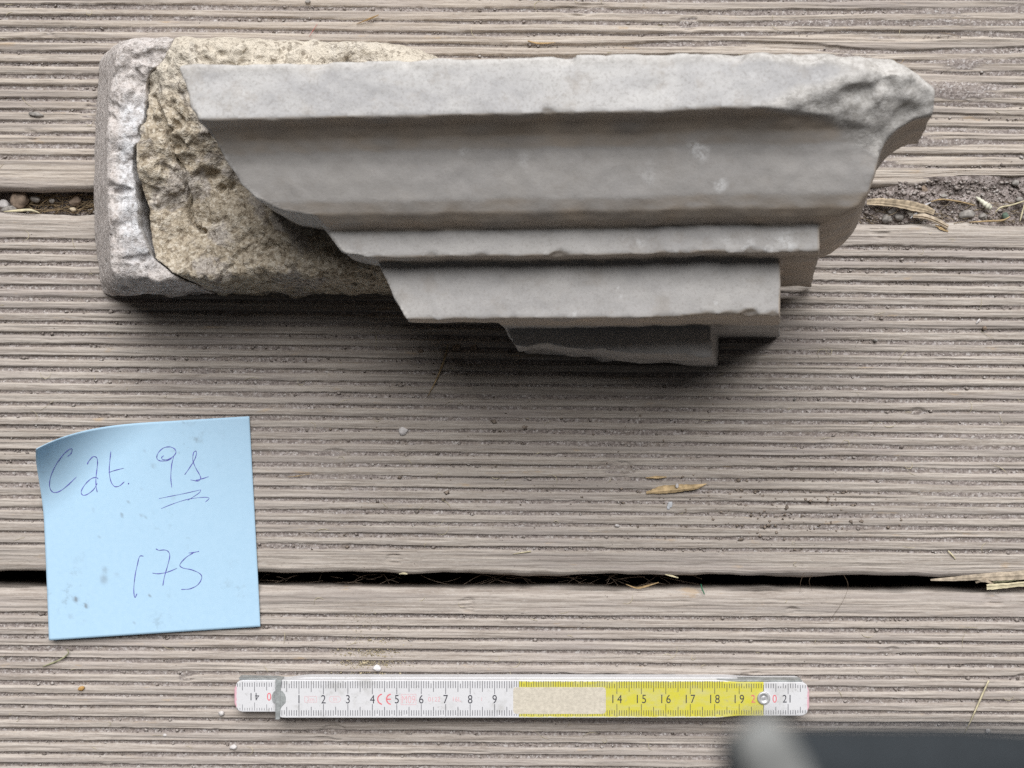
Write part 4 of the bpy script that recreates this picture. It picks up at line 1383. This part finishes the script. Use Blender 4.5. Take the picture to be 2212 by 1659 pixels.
pebble('pebble', 'long oval grey pebble on the top plank at the left edge', 'pebble', 80, 248, (.33, .11, .10), M_GREYSTONE, -.05, -.12, 1)
pebble('stone_chip', 'pale angular stone chip on the ribs between note and stone', 'stone chip', 873, 931, (.22, .19, .13), M_PALESTONE, -.05, .4, 2, facet=9)
pebble('pebble', 'small pale blue grey pebble on the middle plank right of centre', 'pebble', 1333, 1135, (.10, .06, .06), M_PALESTONE, .0, -.2, 3)
pebble('seed_husk', 'small orange brown husk on the bottom plank under the note', 'husk', 176, 1487, (.17, .09, .07), M_ORANGE, .0, .45, 4)
pebble('plaster_lump', 'white plaster lump in spilled sand above the ruler', 'plaster', 815, 1441, (.20, .15, .11), plain('white_plaster', (.72, .70, .70)), -.04, 0, 5, facet=7)
pebble('stone_chip', 'pale grey stone chip left of the ruler end', 'stone chip', 479, 1540, (.12, .11, .08), M_PALESTONE, 0, .2, 6)
pebble('stone_chip', 'pale lumpy chip on the bottom plank below the ruler end', 'stone chip', 505, 1613, (.17, .12, .10), M_PALESTONE, -.04, .2, 7, rough=.3)
pebble('pebble', 'round white pebble on the bottom plank below the note', 'pebble', 357, 1587, (.075, .07, .06), M_PALESTONE, -.06, 0, 8)
pebble('snail_shell', 'round grey brown lump with a hollow in the gap at the left edge', 'shell', 47, 433, (.40, .40, .26), M_BROWNSTONE, -.95, .3, 9, rough=.22)
pebble('pebble', 'pale angular pebble in the gap at the left image edge', 'pebble', 12, 443, (.22, .24, .18), M_PALESTONE, -.95, .5, 10, facet=9)
pebble('pebble', 'grey ridged pebble in the gap right of the round lump', 'pebble', 79, 431, (.24, .16, .14), M_GREYSTONE, -.9, -.1, 11)
pebble('pebble', 'small round pale pebble among straw in the left gap', 'pebble', 115, 434, (.13, .12, .11), M_GREYSTONE, -.95, 0, 12)
pebble('clod', 'dark earth clod among straw in the gap beside the stone', 'clod', 166, 436, (.26, .20, .16), M_BROWNSTONE, -1.0, .3, 13, rough=.25)
pebble('pebble', 'long flat grey pebble at the lower side of the left gap', 'pebble', 22, 452, (.36, .13, .12), M_GREYSTONE, -.75, .2, 14)
pebble('pebble', 'pale cream pebble at the lower side of the left gap', 'pebble', 158, 453, (.14, .09, .09), plain('cream_stone', (.52, .44, .32)), -.85, 0, 15)
pebble('pebble', 'dark grey angular pebble under the long split in the soil', 'pebble', 1940, 469, (.24, .15, .13), M_GREYSTONE, -.42, -.2, 16, facet=9)
pebble('pebble', 'white angular pebble at the end of the long split', 'pebble', 1967, 461, (.20, .13, .12), plain('white_stone', (.70, .68, .64)), -.3, -.3, 17, facet=9)
pebble('clod', 'grey crumbly clod at the edge of the soil by the stone', 'clod', 1915, 474, (.22, .19, .15), M_GREYSTONE, -.45, .2, 18, rough=.32)
pebble('pebble', 'grey pebble touching the long split from below', 'pebble', 1924, 458, (.17, .12, .12), M_GREYSTONE, -.4, .1, 19)
pebble('pebble', 'cream angular pebble above the long split in the soil', 'pebble', 1927, 426, (.18, .12, .11), plain('cream_chip', (.50, .45, .36)), -.42, .2, 20, facet=9)
pebble('clod', 'large grey clod in the soil right of the curved splinter', 'clod', 2086, 464, (.36, .17, .15), M_GREYSTONE, -.3, .12, 21, rough=.3)
pebble('clod', 'small rounded clod right beside the large grey clod', 'clod', 2122, 468, (.17, .15, .12), M_GREYSTONE, -.3, .5, 22, rough=.3)
pebble('pebble', 'rounded grey pebble in the middle of the soil patch', 'pebble', 2037, 425, (.17, .12, .12), M_GREYSTONE, -.25, 0, 23)
pebble('clod', 'wedge shaped earth crumb under the plank edge on the right', 'clod', 1992, 408, (.24, .15, .08), M_BROWNSTONE, -.22, -.6, 24, facet=9)
pebble('pebble', 'grey rounded pebble at the right image edge in soil', 'pebble', 2192, 396, (.16, .13, .11), M_GREYSTONE, -.22, .2, 25)
pebble('pebble', 'rounded dark pebble low at the right image edge in soil', 'pebble', 2200, 432, (.15, .13, .11), M_GREYSTONE, -.25, .2, 26)
pebble('glass_crumb', 'dark green crumb in the soil near the right edge', 'crumb', 2170, 467, (.16, .16, .11), plain('dull_green', (.13, .18, .14)), -.3, .2, 27)
pebble('pebble', 'small pale stone on the lower right corner of the bottom plank', 'pebble', 2132, 1578, (.12, .10, .08), M_PALESTONE, 0, .2, 28)
pebble('pebble', 'dark small pebble at the upper edge above the stone left end', 'pebble', 665, 5, (.12, .08, .07), M_GREYSTONE, 0, .2, 29)
pebble('bird_dropping', 'small white grey crust on a rib below the torn chip', 'crust', 1447, 1090, (.10, .19, .05), plain('grey_white_crust', (.55, .57, .60)), -.03, -.2, 30, rough=.35)
pebble('stone_chip', 'small grey flat chip resting on the torn wood chip', 'stone chip', 1462, 1049, (.07, .10, .05), M_PALESTONE, .18, -.1, 31)
pebble('stone_chip', 'white flake on the ribs right of the stone', 'stone chip', 2112, 694, (.05, .13, .05), M_PALESTONE, .0, -.7, 32)
pebble('pebble', 'small brown pebble on the ribs right of the stone', 'pebble', 2126, 709, (.10, .09, .07), M_BROWNSTONE, .0, -.7, 33)
pebble('pebble', 'small cream pebble below the stone at the right', 'pebble', 1717, 1262 - 400, (.06, .06, .05), M_GREYSTONE, -.03, 0, 34)
pebble('pebble', 'dark pebble on the middle plank below the stone at right', 'pebble', 2000 - 110 + 0, 764 - 29, (.09, .08, .07), M_GREYSTONE, -.03, 0, 35)
for i, (u, v, s, w) in enumerate(((910, 760, .14, 'leftmost'), (985, 752, .2, 'second'), (1023, 751, .16, 'third'), (962, 768, .13, 'fourth'))):
    pebble('clod', 'dark earth crumb below the second fascia of the stone, %s of four' % w, 'clod', u, v, (s, s * .7, s * .6), M_BROWNSTONE, -.08, .2 * i, 40 + i, 'crumbs under the stone', rough=.3)
# pointed spiral shell in the soil
SP = [at(2108, 425, -.05), at(2118, 433, -.02), at(2130, 443, 0), at(2141, 451, 0)]
Pm = catmull(SP, 8)
rr = np.interp(np.linspace(0, 1, len(Pm)), [0, .1, .75, .92, 1], [.02, .05, .14, .12, .05]) * (1 + .16 * np.sin(np.linspace(0, 34, len(Pm))))
V, F = tube(Pm, rr, 10)
tag(mesh_obj('spiral_shell', V, [f[::-1] for f in F], plain('chalky_shell', (.58, .57, .47), .8, .3, var=.3), origin=SP[0]), 'pale pointed spiral shell lying in the soil at right', 'shell')
straw('straw_stalk', 'bent brown straw across the soil patch at right', 'straw', [(2010, 436, 0), (2030, 431, .02), (2050, 432, .04), (2080, 437, .02), (2106, 444, 0)], [.02, .035, .035, .03, .02], M_STRAW)
straw('plastic_sliver', 'white flat sliver standing in the soil by the bent straw', 'sliver', [(1966, 492 - 20, -.1), (1980, 460, 0), (1992, 447, .02), (2011, 437, .04)], [.02, .05, .05, .015], plain('white_film', (.66, .66, .68)), .3)
straw('straw_stalk', 'curved straw at the right image edge in the soil', 'straw', [(2150, 458, 0), (2162, 448, .04), (2185, 443, .06), (2220, 432, .04)], [.02, .035, .035, .03], M_STRAW2)
straw('straw_stalk', 'upright straw at the right image edge over the plank', 'straw', [(2203, 479, .05), (2208, 460, .1), (2216, 430, .06)], [.025, .035, .03], M_STRAW2)
straw('straw_stalk', 'flat lying straw along the lower side of the soil', 'straw', [(2094, 480, .0), (2130, 478, .03), (2165, 476, .03), (2182, 468, 0)], [.02, .04, .04, .02], M_STRAW)
straw('bark_strip', 'pale curled bark strip at the lower side of the left gap', 'bark', [(8, 457, -.1), (40, 455, .02), (66, 454, .05), (86, 460, .02)], [.02, .06, .06, .01], M_STRAW2, .4)


# ------------------------------------------------------------------ litter and grit
def litter(name, label, N, xr, yr, zf, rad, ln, mat, seed):
    rg = np.random.default_rng(seed)
    Vs, Fs, b = [], [], 0
    for _ in range(N):
        x, y = rg.uniform(*xr), rg.uniform(*yr)
        a = rg.normal(0.0, 0.6)
        L = ln * rg.uniform(.4, 1.5)
        z = zf(x, y) + rg.uniform(0.0, .16)
        c = rg.normal(0, .25)
        P = np.array([(x + math.cos(a + c * t) * L * t, y + math.sin(a + c * t) * L * t * .7, z + rg.normal(0, .02)) for t in np.linspace(-.5, .5, 5)])
        P[:, 1] = np.clip(P[:, 1], yr[0] - .05, yr[1] + .05)
        V, F = tube(P, rad * rg.uniform(.5, 1.3), 4)
        Vs.append(V); Fs += [tuple(b + i for i in f[::-1]) for f in F]
        b += len(V)
    return tag(mesh_obj(name, np.concatenate(Vs), Fs, mat), label, 'litter', kind='stuff')


litter('straw_litter', 'brown straw litter filling the gap left of the stone', 150, (-20.5, -16.0), (7.3, 8.0), lambda x, y: -1.08, .018, .8, plain('brown_straw', (.26, .195, .12), .8, .2, var=.4), 31)
litter('straw_litter', 'scattered dry straw and needles on the soil right of the stone', 170, (14.2, 22), (6.75, 7.6), lambda x, y: float(soil_z(np.array(x), np.array(y))) - .06, .011, .6, plain('grey_straw', (.34, .275, .195), .8, .2, var=.35), 32)
litter('straw_litter', 'fibres caught low in the wide gap below the middle plank', 60, (-11, 8), (-8.7, -8.25), lambda x, y: -1.7, .014, 1.2, M_BROWNSTONE, 33)


def grit(name, label, pts, seed, mat):
    """many tiny octahedral grains as one mesh; pts: (x, y, z, r)"""
    rg = np.random.default_rng(seed)
    n = len(pts)
    B = np.array([(1, 0, 0), (-1, 0, 0), (0, 1, 0), (0, -1, 0), (0, 0, 1), (0, 0, -1)], float)
    Fb = np.array([(0, 2, 4), (2, 1, 4), (1, 3, 4), (3, 0, 4), (2, 0, 5), (1, 2, 5), (3, 1, 5), (0, 3, 5)])
    D = B[None] * rg.uniform(.6, 1.2, (n, 6, 1)) + rg.normal(0, .18, (n, 6, 3))
    a = rg.uniform(0, 6.28, n)
    c, s = np.cos(a)[:, None], np.sin(a)[:, None]
    X, Y = D[..., 0] * c - D[..., 1] * s, D[..., 0] * s + D[..., 1] * c
    D = np.stack([X * 1.2, Y, D[..., 2] * .8], -1)
    V = pts[:, None, :3] + D * pts[:, None, 3:4]
    F = (Fb[None] + (np.arange(n) * 6)[:, None, None]).reshape(-1, 3)
    return tag(mesh_obj(name, V.reshape(-1, 3), F, mat, smooth=False), label, 'grit', kind='stuff')


def groove_points(N, y_south, rot, yr, seed, strip=1.08):
    rg = np.random.default_rng(seed)
    nr = int(round((WIDTH - 2 * strip) / PITCH)); pitch = (WIDTH - 2 * strip) / nr
    k0, k1 = int((yr[0] - strip) / pitch), int((yr[1] - strip) / pitch)
    x = rg.uniform(-22, 22, N)
    k = np.clip(rg.integers(k0, k1 + 1, N), 0, nr)
    y = strip + k * pitch + rg.normal(-.01, .045, N)
    # clumped
    cl = np.sin(x * 1.1 + k * 2.3) + np.sin(x * .37 + k * 5.1) + rg.normal(0, .8, N)
    keep = cl > -.2
    x, y, k = x[keep], y[keep], k[keep]
    r = np.clip(rg.lognormal(math.log(.027), .55, len(x)), .01, .10)
    z = -.085 + r * .4
    c, s = math.cos(rot), math.sin(rot)
    return np.stack([x * c - y * s, y_south + x * s + y * c, z, r], -1)


G = np.concatenate([groove_points(5200, 8.2, R1, (0, 8.2), 61), groove_points(8200, -7.92, R2, (0, WIDTH), 62), groove_points(3600, -8.62 - WIDTH, R3, (7, WIDTH), 63)])
grit('groove_grit', 'fine grey grit lying in the plank grooves', G, 64, M_GRIT)
rg = np.random.default_rng(65)
n = 900
x = rg.uniform(-22, 22, n); y = rg.uniform(-16.3, 16.3, n)
ok = ~(((y < 8.3) & (y > 6.6)) | ((y < -7.8) & (y > -8.7)))
S1 = np.stack([x, y, np.full(n, .01), np.clip(rg.lognormal(math.log(.014), .45, n), .006, .04)], -1)[ok]
grit('rib_grit', 'sparse fine grit lying on the rib tops', S1, 66, M_GRIT)
n = 2600
x = rg.uniform(13.5, 23, n); y = rg.uniform(6.7, 8.5, n)
r = np.clip(rg.lognormal(math.log(.034), .6, n), .012, .13)
S2 = np.stack([x, y, soil_z(x, y) + r * .25, r], -1)
grit('soil_gravel', 'fine gravel on the soil patch at the right', S2, 67, M_GRIT)
n = 900
x = rg.uniform(-22, -16.0, n); y = rg.uniform(7.1, 8.15, n)
r = np.clip(rg.lognormal(math.log(.04), .55, n), .015, .14)
S3 = np.stack([x, y, soil_z(x, y) + .06 * rg.random(n) + r * .3, r], -1)
grit('gap_gravel', 'small gravel in the gap at the left', S3, 68, M_GRIT)
# spilled sand round the plaster lump
n = 1500
pc = at(800, 1425)
x = rg.normal(pc[0], .65, n); y = rg.normal(pc[1], .42, n)
r = np.clip(rg.lognormal(math.log(.018), .5, n), .007, .06)
S4 = np.stack([x, y, -.02 + .03 * rg.random(n) - .05 * (np.sin(y * 13) > .3), r], -1)
grit('spilled_sand', 'yellowish spilled sand between note and ruler', S4, 69, plain('yellow_sand', (.42, .36, .25), .95, .1, var=.35, sc=900))
n = 240
pc = at(790, 1345)
S5 = np.stack([rg.normal(pc[0], .6, n), rg.normal(pc[1], .5, n), np.full(n, .01), np.clip(rg.lognormal(math.log(.013), .5, n), .006, .04)], -1)
grit('spilled_sand', 'thin sand dusting on the plank edge below the gap', S5, 70, plain('pale_sand', (.45, .40, .30), .95, .1, var=.3, sc=900))

# crumbs of earth and bark on the middle plank, thickest right of the wood chip and under the stone
n = 420
pc = at(1660, 1105)
x = np.concatenate([rg.normal(pc[0], 2.6, n), rg.uniform(-9, 9, 260), rg.normal(at(1040, 765)[0], 1.6, 120)])
y = np.concatenate([rg.normal(pc[1], 0.75, n), rg.uniform(-7, 2.2, 260), rg.normal(at(1040, 765)[1], 0.35, 120)])
r = np.clip(rg.lognormal(math.log(.032), .55, len(x)), .012, .11)
ok = (y > -7.6) & (y < 6.4)
S6 = np.stack([x, y, -.05 + .05 * rg.random(len(x)), r], -1)[ok]
grit('earth_crumbs', 'small dark crumbs scattered on the middle plank', S6, 71, plain('bark_crumb', (.25, .205, .17), .95, .1, var=.45, sc=600))


def fibres(N, seed):
    rg = np.random.default_rng(seed)
    Vs, Fs, b = [], [], 0
    for _ in range(N):
        x, y = rg.uniform(-22, 22), rg.uniform(-16.2, 16.2)
        if 6.5 < y < 8.4 or -8.8 < y < -7.7: continue
        a = rg.normal(0, .75)
        L = rg.uniform(.15, .75)
        c = rg.normal(0, 1.2)
        P = np.array([(x + math.cos(a + c * t) * L * t, y + math.sin(a + c * t) * L * t, .012 + .03 * (1 - 4 * t * t)) for t in np.linspace(-.5, .5, 5)])
        V, F = tube(P, [.004, rg.uniform(.006, .013), .004], 4)
        Vs.append(V); Fs += [tuple(b + i for i in f[::-1]) for f in F]
        b += len(V)
    return tag(mesh_obj('wood_fibres', np.concatenate(Vs), Fs, M_STRAW2), 'fine loose wood fibres strewn over all planks', 'fibres', kind='stuff')


fibres(260, 72)
